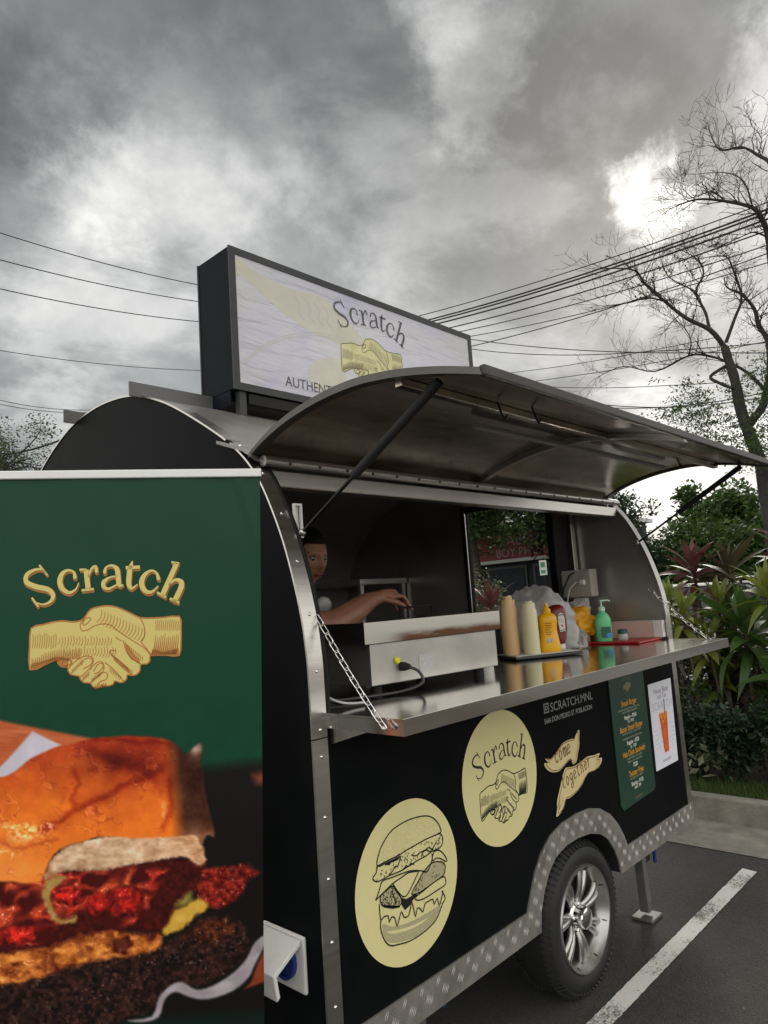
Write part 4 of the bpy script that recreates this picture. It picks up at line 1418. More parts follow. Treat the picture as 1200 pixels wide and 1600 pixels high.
def paint_burger(X, Y):
    """printed photograph; X, Y in picture units (0..1150 across, 0..1395 down)"""
    C = np.zeros(X.shape + (3,))

    def col(*c):
        return np.array(c, float)

    def over(mask, c):
        nonlocal C
        C = C * (1 - mask[..., None]) + c * mask[..., None]
    n1 = fbm(X / 60, Y / 60, 1)
    n2 = fbm(X / 18, Y / 18, 5)
    n3 = fbm(X / 11, Y / 10, 9, 3)
    WX, WY = X + (n1 - .5) * 34 + (n2 - .5) * 14, Y + (fbm(X / 50, Y / 50, 21) - .5) * 34 + (fbm(X / 16, Y / 16, 25) - .5) * 14
    C[:] = col(12, 64, 43)
    C += ((n1 - .5) * 6)[..., None]
    over(np.clip((Y + (X - 900) * .10 - 262) / 60, 0, 1), col(18, 14, 13))                # dark table
    over(np.clip((Y - 1340) / 50, 0, 1), col(12, 28, 25))
    # wooden board, upper left
    over(pmask([(-300, -10), (0, 80), (380, 158), (300, 300), (-300, 420)], X, Y, 8), col(196, 100, 58) + ((fbm(X / 90, Y / 14, 31) - .5) * 46)[..., None])
    over(pmask([(-60, 330), (20, 250), (122, 124), (245, 186), (150, 240), (20, 326)], X, Y, 6), col(206, 200, 214) + ((n1 - .5) * 26)[..., None])
    over(pmask([(1100, 330), (1200, 300), (1200, 380), (1120, 370)], X, Y, 20), col(126, 62, 44))
    # patty
    pat = pmask([(-300, 1140), (0, 1205), (150, 1170), (330, 1140), (480, 1110), (620, 1100), (760, 1050), (900, 1060), (1010, 980), (1060, 1000), (1080, 1080), (1010, 1180), (900, 1240),
                 (760, 1240), (690, 1300), (600, 1360), (400, 1400), (100, 1420), (-300, 1420)], WX, WY, 12)
    pc = col(34, 18, 14) + ((n2 - .45) * 110)[..., None] * col(1.0, .62, .5) + (np.clip(n3 - .62, 0, 1) * 330)[..., None] * col(1, .85, .8) * np.clip((n1 - .3) * 3, 0, 1)[..., None]
    over(pat, np.clip(pc, 6, 235))
    # melted cheese and sauce
    ch = pmask([(-300, 1050), (0, 1080), (100, 1050), (230, 1040), (290, 950), (380, 900), (470, 980), (560, 1020), (690, 1010), (690, 1080), (560, 1110), (430, 1130), (300, 1150), (180, 1190), (60, 1200),
                (0, 1215), (-300, 1190)], WX, WY, 9)
    cc = col(176, 94, 38) + ((fbm(WX / 36, WY / 22, 95, 3) - .5) * 190)[..., None] * col(1, .8, .45) + ((n1 - .5) * 190)[..., None] * col(1, .8, .35) + (np.clip(n3 - .68, 0, 1) * 300)[..., None]
    over(ch, np.clip(cc, 20, 245))
    over(pmask([(480, 1035), (560, 1030), (590, 1070), (550, 1105), (490, 1100)], WX, WY, 9), col(92, 34, 20) + ((n2 - .5) * 80)[..., None])
    # right end of the filling
    over(pmask([(740, 740), (830, 735), (900, 745), (1000, 740), (1060, 730), (1130, 760), (1075, 800), (1060, 850), (990, 900), (940, 915), (870, 880), (810, 830), (745, 815)], WX, WY, 10),
         np.clip(col(122, 28, 18) + ((n2 - .5) * 210)[..., None] * col(1, .45, .35) + ((n1 - .5) * 120)[..., None] * col(1, .3, .2) + (np.clip(n3 - .66, 0, 1) * 420)[..., None], 8, 240))
    over(pmask([(700, 905), (770, 915), (860, 870), (905, 895), (880, 930), (800, 990), (760, 1020), (705, 1010)], WX, WY, 9), col(206, 160, 58) + ((n1 - .5) * 60)[..., None])
    over(pmask([(712, 840), (760, 822), (815, 835), (835, 880), (790, 905), (730, 905)], WX, WY, 9), col(138, 124, 50) + ((n2 - .5) * 50)[..., None])
    over(pmask([(880, 960), (1010, 960), (1020, 1020), (930, 1070), (860, 1060), (780, 1040)], WX, WY, 16), np.clip(col(72, 30, 18) + ((n2 - .5) * 130)[..., None] * col(1, .55, .3) + (np.clip(n3 - .68, 0, 1) * 520)[..., None], 6, 240))
    # bacon: overlapping red folds
    gap = pmask([(-300, 780), (300, 735), (700, 700), (900, 720), (760, 900), (690, 1000), (400, 1010), (200, 1060), (-300, 1080)], WX, WY, 12)
    over(gap, np.clip(col(66, 14, 12) + ((n2 - .5) * 70)[..., None] * col(1, .4, .3), 4, 200))
    rg = fbm(WX / 105 + .45 * WY / 105, WY / 60, 71, 2)
    rid = 1 - np.abs(rg - .5) * 4.2
    rid = np.clip(rid + (fbm(WX / 40, WY / 34, 75, 2) - .5) * .7, 0, 1)
    bac = pmask([(-300, 800), (120, 786), (260, 745), (480, 735), (640, 715), (735, 735), (690, 800), (650, 870), (640, 930), (560, 985), (480, 1000), (400, 930), (330, 920), (240, 985), (180, 1035),
                 (40, 1062), (-300, 1060)], WX, WY, 12)
    tone = fbm(X / 110, Y / 90, 81, 2)[..., None]
    bcol = col(70, 12, 11) * (1 - rid[..., None]) + (col(196, 34, 26) * (1 - tone) + col(226, 104, 56) * tone) * rid[..., None]
    bcol = bcol + (np.clip(fbm(X / 11, Y / 9, 85, 2) - .60, 0, 1) * 900 * np.clip(rid - .45, 0, 1))[..., None] * col(1, .85, .8)
    over(bac, np.clip(bcol, 6, 250))
    for bx_, by_, rx_, ry_, an, cr in ((90, 1010, 92, 44, -.15, 214), (300, 850, 74, 52, .3, 208), (540, 880, 92, 84, -.7, 178), (430, 890, 60, 62, .5, 196)):
        ca, sa = math.cos(an), math.sin(an)
        dx, dy = WX - bx_, WY - by_
        e = np.sqrt(((dx * ca + dy * sa) / rx_) ** 2 + ((-dx * sa + dy * ca) / ry_) ** 2)
        mk_ = np.clip((1.0 - e) * 5, 0, 1)
        lum = np.clip(1.12 - e * .62 - dy / ry_ * .16 + (n2 - .5) * 1.1, .15, 1.3)
        base = col(cr, cr * .17, cr * .13) * lum[..., None] + (np.clip(n3 - .58, 0, 1) * 620 * np.clip(lum - .55, 0, 1))[..., None] * col(1, .85, .8)
        over(mk_, np.clip(base, 6, 250))
    over(np.clip(pmask([(186, 800), (240, 765), (290, 768), (250, 800), (226, 850), (236, 910), (270, 950), (330, 935), (322, 962), (255, 968), (210, 915)], WX, WY, 7), 0, 1), col(176, 138, 74) + ((n2 - .5) * 50)[..., None])
    # bun: underside crumb
    crumb = pmask([(190, 778), (225, 690), (300, 628), (500, 590), (740, 580), (840, 560), (890, 705), (850, 728), (790, 690), (620, 712), (440, 740), (270, 742)], X + (n2 - .5) * 16, Y + (n3 - .5) * 14, 7)
    cb = col(228, 190, 156) + ((n1 - .5) * 60)[..., None] + ((fbm(X / 26, Y / 17, 91, 2) - .5) * 80)[..., None] * col(.8, 1, 1.1) - np.clip((X - 560) / 330, 0, 1)[..., None] * col(10, 28, 36) - np.clip((Y - 690) / 60, 0, 1)[..., None] * 50
    over(crumb, np.clip(cb, 40, 240))
    # bun: crust
    crust_p = [(-300, 400), (0, 330), (100, 262), (200, 208), (300, 180), (400, 156), (560, 147), (700, 160), (762, 190), (800, 230), (858, 182), (876, 206), (870, 260), (888, 400), (922, 550), (928, 604),
               (900, 600), (868, 640), (846, 600), (740, 600), (620, 606), (500, 596), (400, 602), (300, 628), (232, 668), (180, 780), (120, 788), (0, 778), (-300, 770)]
    crust = pmask(crust_p, X + (n1 - .5) * 8, Y + (n1 - .5) * 10, 6)
    up = np.clip((Y - 150 - np.abs(X - 420) * .08) / 460, 0, 1)
    warm = fbm(X / 130 + .3 * Y / 130, Y / 100 - .2 * X / 100, 41, 4)
    k1 = np.clip(up * 1.0 + .12 + (warm - .5) * .9, 0, 1)[..., None]
    cr = col(172, 50, 20) * (1 - k1) + col(246, 124, 38) * k1
    cr += ((fbm(X / 60, Y / 80, 45, 3) - .5) * 46)[..., None] * col(1, .6, .25)
    # fold lines on the glazed crust
    for q, ww, am in (([(180, 570), (330, 470), (480, 400), (620, 330), (690, 300)], 16, .55), ([(310, 300), (330, 360), (300, 420), (320, 450)], 14, .4), ([(380, 220), (480, 260), (600, 300), (660, 340)], 26, .5),
                      ([(400, 160), (600, 175), (760, 190)], 14, .45), ([(720, 350), (735, 450), (700, 560)], 18, .45), ([(0, 600), (60, 640), (140, 630), (240, 600)], 9, .3)):
        dmin = np.full(X.shape, 1e9)
        for (xa, ya), (xb, yb) in zip(q, q[1:]):
            t = np.clip(((WX - xa) * (xb - xa) + (WY - ya) * (yb - ya)) / ((xb - xa) ** 2 + (yb - ya) ** 2), 0, 1)
            dmin = np.minimum(dmin, np.hypot(WX - xa - t * (xb - xa), WY - ya - t * (yb - ya)))
        cr *= 1 - am * np.exp(-(dmin / ww) ** 2)[..., None] * col(.45, .9, 1.0)
    wr = fbm(WX / 95 + .5 * WY / 95, WY / 60 - .3 * WX / 60, 97, 3)
    cr *= 1 - (.34 * np.clip(1 - np.abs(wr - .5) * 26, 0, 1) * np.clip(fbm(X / 120, Y / 120, 99, 2) * 2 - .6, 0, 1))[..., None] * col(.5, .95, 1.0)
    cr += (38 * np.clip(1 - np.abs(wr - .53) * 30, 0, 1) * np.clip(fbm(X / 120, Y / 120, 99, 2) * 2 - .6, 0, 1))[..., None]
    dkp = np.exp(-(((WX - 520) / 170) ** 2 + ((WY - 265) / 60) ** 2))
    cr = cr * (1 - .62 * dkp[..., None] * col(.55, .85, .8))
    rightend = np.clip((X - 700 - (Y - 200) * .10) / 70, 0, 1)[..., None]
    side_c = col(66, 32, 19) + ((n1 - .5) * 60)[..., None] + ((n2 - .5) * 24)[..., None] + (np.clip((Y - 520) / 90, 0, 1) * 70)[..., None] * col(1, .8, .6) + (np.exp(-(((X - 845) / 30) ** 2 + ((Y - 205) / 32) ** 2)) * 110)[..., None]
    cr = cr * (1 - rightend) + side_c * rightend
    lf = np.clip((Y - 480) / 260, 0, 1) * np.clip((330 - X) / 330, 0, 1)
    cr += (lf * 34)[..., None] * col(.3, .8, .9)
    for gx, gy, sx_, sy_, am in ((120, 575, 70, 34, 120), (60, 545, 50, 14, 90), (200, 545, 30, 16, 110), (30, 660, 50, 14, 80), (700, 490, 12, 40, 60), (620, 290, 14, 8, 80)):
        gsp = np.exp(-(((WX - gx) / sx_) ** 2 + ((WY - gy) / sy_) ** 2)) * np.clip((n2 - .42) * 5, 0, 1)
        cr += (gsp * am)[..., None]
    over(crust, np.clip(cr, 8, 252))
    # paper edge and board at the lower right
    over(pmask([(1060, 1270), (1090, 1240), (1120, 1160), (1160, 1090), (1200, 1050), (1200, 1230)], X, Y, 6), col(132, 58, 34) + ((n1 - .5) * 30)[..., None])
    over(pmask([(560, 1378), (660, 1366), (690, 1290), (740, 1240), (790, 1228), (850, 1262), (920, 1250), (1010, 1200), (1070, 1140), (1110, 1070), (1180, 1030), (1150, 1090), (1105, 1170), (1080, 1220), (1010, 1275),
                (900, 1305), (820, 1292), (760, 1268), (715, 1300), (690, 1370), (620, 1388)], X, Y, 6), col(168, 158, 166) + ((fbm(X / 80, Y / 50, 61) - .5) * 70)[..., None])
    return np.clip(C, 3, 253)


def make_banner_sheet():
    us = np.linspace(-BW, 0, 370)
    vs = np.concatenate([np.linspace(-.018, -.53, 70), np.linspace(-.532, -1.36, 400), np.linspace(-1.364, -BH, 40)])
    UU, VV = np.meshgrid(us, vs)
    PX = (UU + .600) / .00146 * 2.79
    PY = (-.587 - VV + UU * -.046) / .001425 * 2.79
    RGB = paint_burger(PX, PY)
    top = np.clip((PY + 40) / 30, 0, 1)[..., None]
    green = np.array((12., 64., 43.)) + ((fbm(UU * 6, VV * 3, 3) - .5) * 5)[..., None]
    RGB = RGB * top + green * (1 - top)
    lin = RGB / 255.0
    lin = np.where(lin <= .04045, lin / 12.92, ((lin + .055) / 1.055) ** 2.4)
    n, mcol = UU.shape
    fold = np.vectorize(bfold)(UU, VV)
    P = np.array(BO)[None, None] + UU[..., None] * np.array(BU) + VV[..., None] * np.array(BV) + fold[..., None] * np.array(BN)
    idx = np.arange(n * mcol).reshape(n, mcol)
    F = np.stack([idx[:-1, :-1], idx[1:, :-1], idx[1:, 1:], idx[:-1, 1:]], -1).reshape(-1, 4)
    me = bpy.data.meshes.new('printed_sheet')
    me.vertices.add(n * mcol)
    me.vertices.foreach_set('co', P.reshape(-1))
    me.loops.add(F.size)
    me.loops.foreach_set('vertex_index', F.reshape(-1).astype(np.int32))
    me.polygons.add(len(F))
    me.polygons.foreach_set('loop_start', np.arange(0, F.size, 4, dtype=np.int32))
    me.polygons.foreach_set('use_smooth', np.ones(len(F), bool))
    ca = me.color_attributes.new('print', 'FLOAT_COLOR', 'POINT')
    ca.data.foreach_set('color', np.concatenate([lin, np.ones(lin.shape[:2] + (1,))], -1).reshape(-1).astype(np.float32))
    me.update()
    me.validate()
    mm = bpy.data.materials.new('printed_banner_film')
    mm.use_nodes = True
    t = mm.node_tree
    p = t.nodes['Principled BSDF']
    a = N(t, 'ShaderNodeVertexColor')
    a.layer_name = 'print'
    t.links.new(a.outputs[0], p.inputs['Base Color'])
    p.inputs['Roughness'].default_value = .40
    p.inputs['Specular IOR Level'].default_value = .22
    tc = N(t, 'ShaderNodeTexCoord')
    mp = N(t, 'ShaderNodeMapping')
    mp.inputs['Scale'].default_value = (7, 7, 1.2)
    t.links.new(tc.outputs['Object'], mp.inputs[0])
    nb = N(t, 'ShaderNodeTexNoise')
    nb.inputs['Scale'].default_value = 1.5
    nb.inputs['Detail'].default_value = 2
    t.links.new(mp.outputs[0], nb.inputs['Vector'])
    bp = N(t, 'ShaderNodeBump')
    bp.inputs['Strength'].default_value = .30
    bp.inputs['Distance'].default_value = .01
    t.links.new(nb.outputs[0], bp.inputs['Height'])
    t.links.new(bp.outputs[0], p.inputs['Normal'])
    me.materials.append(mm)
    return mk('printed_sheet', me, banner)


sheet = make_banner_sheet()
ba = Art(BO, BU, BV, BN, lift=.0007, step=.0005, fold=bfold)
BTF = aff(.000352, .000007, -.5784, -.000012, -.00036, -.1931)
o1, o2, o3 = MB(), MB(), MB()
ORANGE = mat('orange_ink', srgb(184, 122, 56)[:3], .45)
YEL = mat('pale_yellow_ink', srgb(216, 198, 118)[:3], .45)
ba.stroke(o1, SHAKE, 12, 0, BTF, smooth=2, closed=True)
for dy in (13, 8, 4):
    word_art(ba, o1, BTF, 0 if dy == 13 else 1, 1.18, 3, dy)
ba.poly(o2, SHAKE, 1, BTF)
word_art(ba, o2, BTF, 3, 1.0)
for pg in ([(76, 800), (84, 762), (160, 748), (248, 716), (330, 728), (322, 788), (280, 782), (245, 740), (170, 770)], [(872, 710), (885, 668), (960, 690), (1062, 660), (1064, 710)],
           [(700, 616), (760, 700), (800, 740), (800, 768), (740, 735), (708, 680)], [(600, 692), (650, 735), (720, 795), (735, 838), (690, 800), (630, 745)]):
    ba.poly(o3, pg, 2, BTF)
shake_lines(ba, o3, BTF, 2, 8, .85)
o1.build('orange_print', ORANGE, sheet)
o3.build('line_print', ORANGE, sheet)
o2.build('yellow_print', YEL, sheet)


def bpt(u, v, w):
    return BO + BU * u + BV * v + BN * w


ALU = mat('anodised_aluminium', (.62, .62, .62), .32, .6, var=.05, scale=6)
rail = MB()
c = [bpt(-BW - .004, -.021, -.008), bpt(.004, -.021, -.008), bpt(.004, -.021, .007), bpt(-BW - .004, -.021, .007)]
rail.prism(c, BV * .022)
rail.build('top_rail', mat('silver_rail', (.70, .70, .70), .38, .25, var=.04, scale=8), banner, bevel=.003)
MB().tube([bpt(-BW / 2, -.03, -.02), bpt(-BW / 2, -1.80, -.06)], .011, 10).build('support_pole', ALU, banner, smooth=60)
base = MB()
q = bpt(-BW / 2, -1.86, 0)
bb = Vector((BU.x, BU.y, 0)).normalized()
bn = Vector((BN.x, BN.y, 0)).normalized()
prof_b = [(-.10, .012), (-.10, .03), (-.06, .075), (.02, .085), (.07, .06), (.09, .012)]
ctr = Vector((q.x, q.y, 0)) - bb * (BW / 2 + .01)
base.prism([ctr + bn * a + Vector((0, 0, b)) for a, b in prof_b], bb * (BW + .02))
base.build('base', ALU, banner, smooth=30)

# ================================================================== things on the counter
# griddle
gx0, gx1, gy0, gy1 = 1.53, 2.115, .075, .47
GR = mat('griddle_steel', (.50, .485, .455), .33, .85, var=.12, scale=5, rvar=.15, bump=.03, bscale=20)


def rusty_rim():
    mm = bpy.data.materials.new('rust_stained_rim')
    mm.use_nodes = True
    t = mm.node_tree
    p = t.nodes['Principled BSDF']
    tc = N(t, 'ShaderNodeTexCoord')
    sp = N(t, 'ShaderNodeSeparateXYZ')
    t.links.new(tc.outputs['Object'], sp.inputs[0])
    nz = N(t, 'ShaderNodeTexNoise')
    nz.inputs['Scale'].default_value = 14
    nz.inputs['Detail'].default_value = 8
    mp = N(t, 'ShaderNodeMapping')
    mp.inputs['Scale'].default_value = (.5, 1, 2.0)
    t.links.new(tc.outputs['Object'], mp.inputs[0])
    t.links.new(mp.outputs[0], nz.inputs['Vector'])
    # a burnt run of grease low on the rim, heavier to the right
    low = N(t, 'ShaderNodeMapRange', interpolation_type='SMOOTHSTEP')
    low.inputs['From Min'].default_value = 1.414
    low.inputs['From Max'].default_value = 1.384
    t.links.new(sp.outputs[2], low.inputs['Value'])
    rgt = N(t, 'ShaderNodeMapRange', interpolation_type='SMOOTHSTEP')
    rgt.inputs['From Min'].default_value = 1.50
    rgt.inputs['From Max'].default_value = 1.80
    t.links.new(sp.outputs[0], rgt.inputs['Value'])
    f = M(t, 'MULTIPLY', M(t, 'MULTIPLY', low.outputs[0], rgt.outputs[0]), M(t, 'MULTIPLY', M(t, 'SUBTRACT', nz.outputs[0], .25), 5.0), clamp=True)
    mx = N(t, 'ShaderNodeMixRGB')
    mx.inputs[1].default_value = (.52, .50, .46, 1)
    mx.inputs[2].default_value = (.11, .042, .013, 1)
    t.links.new(f, mx.inputs[0])
    t.links.new(mx.outputs[0], p.inputs['Base Color'])
    t.links.new(M(t, 'SUBTRACT', 1.0, f), p.inputs['Metallic'])
    t.links.new(M(t, 'ADD', .32, M(t, 'MULTIPLY', f, .4)), p.inputs['Roughness'])
    return mm


griddle = thing('griddle', 'stainless steel electric griddle with a rust stained rim beside the cook', 'griddle', (1.82, .27, CZ))
GRX = Matrix.Translation((gx0, gy0, 0)) @ Matrix.Rotation(math.radians(-5.5), 4, 'Z') @ Matrix.Translation((-gx0, -gy0, 0))


def gbox(a, b, c, d, e, f, nm, m, par, bevel=.003):
    return MB().box(a, b, c, d, e, f, GRX).build(nm, m, par, bevel=bevel)


gbody = gbox(gx0, gx1, gy0, gy1, CZ + .03, 1.377, 'body', GR, griddle)
rim_mat = rusty_rim()
rm = MB()
rm.box(gx0 - .03, gx1 + .01, gy0 - .016, gy0 - .012, 1.378, 1.442, GRX)
rm.box(gx0 - .03, gx0 - .026, gy0 - .0118, gy1 + .012, 1.378, 1.442, GRX)
rm.box(gx1 + .006, gx1 + .01, gy0 - .0118, gy1 + .012, 1.378, 1.442, GRX)
rm.box(gx0 - .0258, gx1 + .0058, gy1 + .008, gy1 + .012, 1.378, 1.412, GRX)
rm.build('rim', rim_mat, griddle)
gbox(gx0 - .025, gx1 + .005, gy0 - .011, gy1 + .007, 1.3785, 1.388, 'hot_plate', mat('seasoned_iron', (.02, .018, .016), .5, var=.4, scale=12), griddle, 0)
for x in (gx0 + .05, gx1 - .06):
    for y in (gy0 + .04, gy1 - .05):
        MB().lathe([(.018, 0), (.016, .031)], GRX @ Vector((x, y, CZ)), (0, 0, 1), 12).build('foot', BLACK_MATT, griddle, smooth=40)
gbox(gx0 + .20, gx0 + .265, gy0 - .0016, gy0, 1.278, 1.325, 'rating_label', mat('silver_label', (.55, .55, .54), .5, col2=(.40, .40, .40), scale=160), griddle, 0)
MB().lathe([(.011, 0), (.011, .006), (.008, .009)], GRX @ Vector((gx0 + .105, gy0, 1.318)), (0, -1, 0), 14).build('warning_dot', mat('yellow_sticker', (.70, .65, .02), .5), griddle, smooth=40)
MB().lathe([(.014, 0), (.014, .012), (.009, .03), (.006, .035)], GRX @ Vector((gx0 + .125, gy0, 1.297)), (0, -1, 0), 14).build('cable_gland', BLACK_MATT, griddle, smooth=40)
MB().tube(catmull([GRX @ Vector(p) for p in ((gx0 + .125, gy0 - .03, 1.297), (gx0 + .15, gy0 - .05, 1.28), (gx0 + .15, gy0 - .06, 1.245), (gx0 + .06, gy0 - .045, 1.229), (gx0 - .10, gy0 - .01, 1.229), (gx0 - .20, gy0 + .05, 1.229))], 6), .0048, 8).build('power_cable', mat('grey_cable', (.025, .025, .025), .25), griddle, smooth=60)
MB().tube([(2.0, .36, 1.44), (2.0, .36, 1.475), (2.14, .33, 1.475), (2.14, .33, 1.44)], .004, 6).build('wire_handle', BLACK_MATT, griddle, smooth=60)
cb = MB().tube(catmull([(1.285, .06, 1.30), (1.30, .03, 1.26), (1.34, 0, 1.235), (1.40, -.02, 1.228)], 5), .0035, 6).build('loose_wire', mat('pale_wire', (.5, .5, .5), .3), None, smooth=60)
tag(cb, 'short pale wire hanging at the near corner of the counter', 'wire')

# tray and sauce bottles
BLK = mat('black_tray_plastic', (.012, .012, .012), .3)
tray = thing('tray', 'low black tray with white lining under the sauce bottles', 'tray', (2.78, .24, CZ))
TX = Matrix.Translation((2.60, .385, CZ)) @ Matrix.Rotation(math.radians(-27), 4, 'Z')
MB().box(0, .33, -.20, 0, .002, .016, TX).build('tray_body', BLK, tray, bevel=.006)
MB().box(.012, .318, -.188, -.012, .0165, .0185, TX).build('lining', WHITE, tray)


def lathe_bottle(name, label, group, x, y, z, prof, m, seg=24, sx=1, sy=1, ref=None, cat='bottle'):
    t = thing(name, label, cat, (x, y, z), group)
    MB().lathe(prof, (x, y, z), (0, 0, 1), seg, sx, sy, ref=ref).build('body', m, t, smooth=40)
    return t


zt = CZ + .019
PEACH = mat('peach_sauce_bottle', srgb(226, 188, 138)[:3], .35, var=.04, scale=8)
CREAMB = mat('cream_sauce_bottle', srgb(226, 220, 182)[:3], .35, var=.04, scale=8)
t = lathe_bottle('squeeze_bottle', 'tall peach coloured squeeze bottle at the left end of the tray', 'sauce bottles on the tray', 2.60, .285, zt,
                 [(.034, 0), (.0365, .004), (.0365, .19), (.036, .205)], PEACH)
MB().lathe([(.031, .205), (.031, .232), (.029, .234), (.021, .2345), (.0205, .25)], (2.60, .285, zt), (0, 0, 1), 24).build('cap', PEACH, t, smooth=40)
t = lathe_bottle('squeeze_bottle', 'cream coloured squeeze bottle between the peach bottle and the mustard', 'sauce bottles on the tray', 2.635, .205, zt,
                 [(.033, 0), (.0355, .004), (.034, .175), (.033, .19)], CREAMB)
MB().lathe([(.0285, .19), (.0285, .214), (.026, .216), (.019, .2165), (.018, .222)], (2.635, .205, zt), (0, 0, 1), 24).build('cap', CREAMB, t, smooth=40)
MUST = mat('mustard_plastic', srgb(236, 176, 6)[:3], .3, var=.03, scale=8)
t = lathe_bottle('mustard_bottle', 'yellow mustard bottle with waisted sides on the tray', 'sauce bottles on the tray', 2.735, .178, zt,
                 [(.045, 0), (.049, .006), (.047, .03), (.041, .065), (.0375, .088), (.039, .11), (.042, .13), (.040, .148), (.030, .160), (.018, .166), (.018, .172)], MUST, 28, 1.0, .62, ref=(.69, -.72, 0))
MB().lathe([(.019, .172), (.018, .180), (.011, .188), (.008, .204), (.0075, .208)], (2.735, .178, zt), (0, 0, 1), 20).build('cap', MUST, t, smooth=40)
fdir = Vector((-.69, -.72, 0)).normalized()
la_ = Art((2.735, .178, zt), (.72, -.69, 0), (0, 0, 1), fdir, lift=.0308, step=.0003)
mtx = MB()
for i, w in enumerate((.030, .028, .026, .020, .028, .022)):
    la_.stroke(mtx, [(-.020, .122 - i * .0095), (-.020 + w, .122 - i * .0095)], .0032, 0, smooth=0, caps=False)
mtx.build('label_print', mat('brown_label_ink', srgb(150, 84, 6)[:3], .5), t)
bc = MB()
la_.poly(bc, [(-.016, .040), (.008, .040), (.008, .058), (-.016, .058)], 0)
bc.build('barcode', mat('barcode_white', (.7, .69, .62), .5, col2=(.25, .22, .15), scale=300, stretch=(1, 1, .02)), t)
KET = mat('ketchup_plastic', srgb(112, 22, 28)[:3], .25, var=.05, scale=8)
t = lathe_bottle('ketchup_bottle', 'upside-down dark red ketchup bottle behind the mustard', 'sauce bottles on the tray', 2.865, .205, zt,
                 [(.024, 0), (.024, .022), (.027, .024), (.036, .05), (.041, .09), (.042, .13), (.040, .165), (.032, .188), (.018, .196)], KET, 28, 1.0, .58, ref=(.69, -.72, 0))
MB().lathe([(.026, 0), (.026, .021)], (2.865, .205, zt), (0, 0, 1), 20).build('cap', WHITE, t, smooth=40)
lk = Art((2.865, .205, zt), (.72, -.69, 0), (0, 0, 1), fdir, lift=.0255, step=.0004)
q1 = MB()
lk.poly(q1, [(.002, .075), (.026, .078), (.028, .13), (.022, .155), (.010, .160), (-.002, .150), (-.004, .12)], 0)
q1.build('label', mat('white_label', (.72, .71, .68), .5, var=.05, scale=90), t)
q2 = MB()
lk.poly(q2, disc(.013, .102, .0045, 10), 1)
lk.text(q2, 'TOMATO', .0065, .013, .128, 1)
lk.text(q2, 'KETCHUP', .0060, .013, .119, 1)
q2.build('label_print', mat('red_label_ink', srgb(160, 20, 24)[:3], .5), t)
q3 = MB()
lk.stroke(q3, [(.000, .146), (.013, .151), (.026, .146)], .004, 1)
lk.stroke(q3, [(.004, .081), (.024, .083)], .003, 1, smooth=0)
q3.build('label_border', mat('green_label_ink', srgb(60, 96, 64)[:3], .5), t)


# soft bags: crumpled closed sheets
def crumple(c, rx, ry, rz, seed, seg=56, rings=36, top=1.0, amp=.16, flat=True):
    r = random.Random(seed)
    from mathutils import noise as mnoise
    vs, fs = [], []
    for i in range(rings + 1):
        th = math.pi * i / rings
        for k in range(seg):
            a = 2 * math.pi * k / seg
            d = Vector((math.sin(th) * math.cos(a), math.sin(th) * math.sin(a), math.cos(th)))
            dv = Vector((d.x, d.y, d.z * .45))
            n = mnoise.noise(d * 1.8 + Vector((seed, 0, 0))) + .9 * (.5 - abs(mnoise.noise(dv * 3.6 + Vector((0, seed, 0))))) - .22 * abs(mnoise.noise(dv * 11 + Vector((0, 0, seed)))) - .2
            s = 1 + amp * n * 1.6
            z = d.z
            w = 1.0 if z < .2 else 1 - (1 - top) * (z - .2) / .8
            p = Vector((d.x * rx * s * w, d.y * ry * s * w, z * rz * s))
            if flat:
                p.z = max(p.z, -rz * .80)
                if z < -.5:
                    p.x *= 1.12
                    p.y *= 1.12
            vs.append(Vector(c) + p)
    for i in range(rings):
        for k in range(seg):
            l = (k + 1) % seg
            fs.append((i * seg + k, i * seg + l, (i + 1) * seg + l, (i + 1) * seg + k))
    return MB().add(vs, fs)


PBAG = mat('grey_plastic_bag', (.78, .77, .77), .22, var=.06, scale=9, bump=.25, bscale=12, transl=.45, stretch=(1, 1, .45))
b = crumple((3.02, .42, CZ + .130), .14, .20, .160, 3, top=.85, amp=.20).build('plastic_bag', PBAG, None, smooth=180)
tag(b, 'crumpled pale grey plastic bag standing behind the sauce bottles', 'bag')
b = crumple((3.06, .215, CZ + .042), .036, .042, .052, 9, amp=.22).build('clear_bag', mat('clear_plastic', (.80, .79, .76), .12, trans=.75, bump=.6, bscale=40, var=.05), None, smooth=180)
tag(b, 'small clear plastic bag beside the ketchup at the tray end', 'bag')
YB = mat('yellow_fabric_bag', srgb(232, 164, 8)[:3], .5, var=.08, scale=10, bump=.4, bscale=24)
b = crumple((3.33, .37, CZ + .105), .085, .10, .082, 14, amp=.18).build('yellow_bag', YB, None, smooth=180)
tag(b, 'crumpled yellow bag between the grey bag and the green pump bottle', 'bag')
b = crumple((3.40, .39, CZ + .188), .05, .07, .03, 17, amp=.25).build('bag_scrap', PBAG, None, smooth=180)
tag(b, 'clear grey plastic scrap lying on top of the yellow bag', 'bag')
bx_ = MB().box(3.30, 3.42, .345, .46, CZ + .002, CZ + .035).build('food_box', mat('cardboard_kraft', (.42, .30, .19), .8, var=.1, scale=14), None, bevel=.003)
tag(bx_, 'flat brown cardboard box under the yellow bag', 'box')
rt = MB().box(3.28, 3.548, .02, .29, CZ + .001, CZ + .011).build('red_mat', mat('red_plastic_mat', srgb(164, 22, 34)[:3], .35, var=.08, scale=6), None, bevel=.004)
tag(rt, 'glossy red mat lying flat on the far end of the counter', 'mat')
zm = CZ + .0115
GRN = mat('mint_green_plastic', srgb(104, 200, 140)[:3], .3, var=.03, scale=6)
t = thing('pump_bottle', 'mint green pump bottle with white pump on the red mat', 'bottle', (3.33, .22, zm))
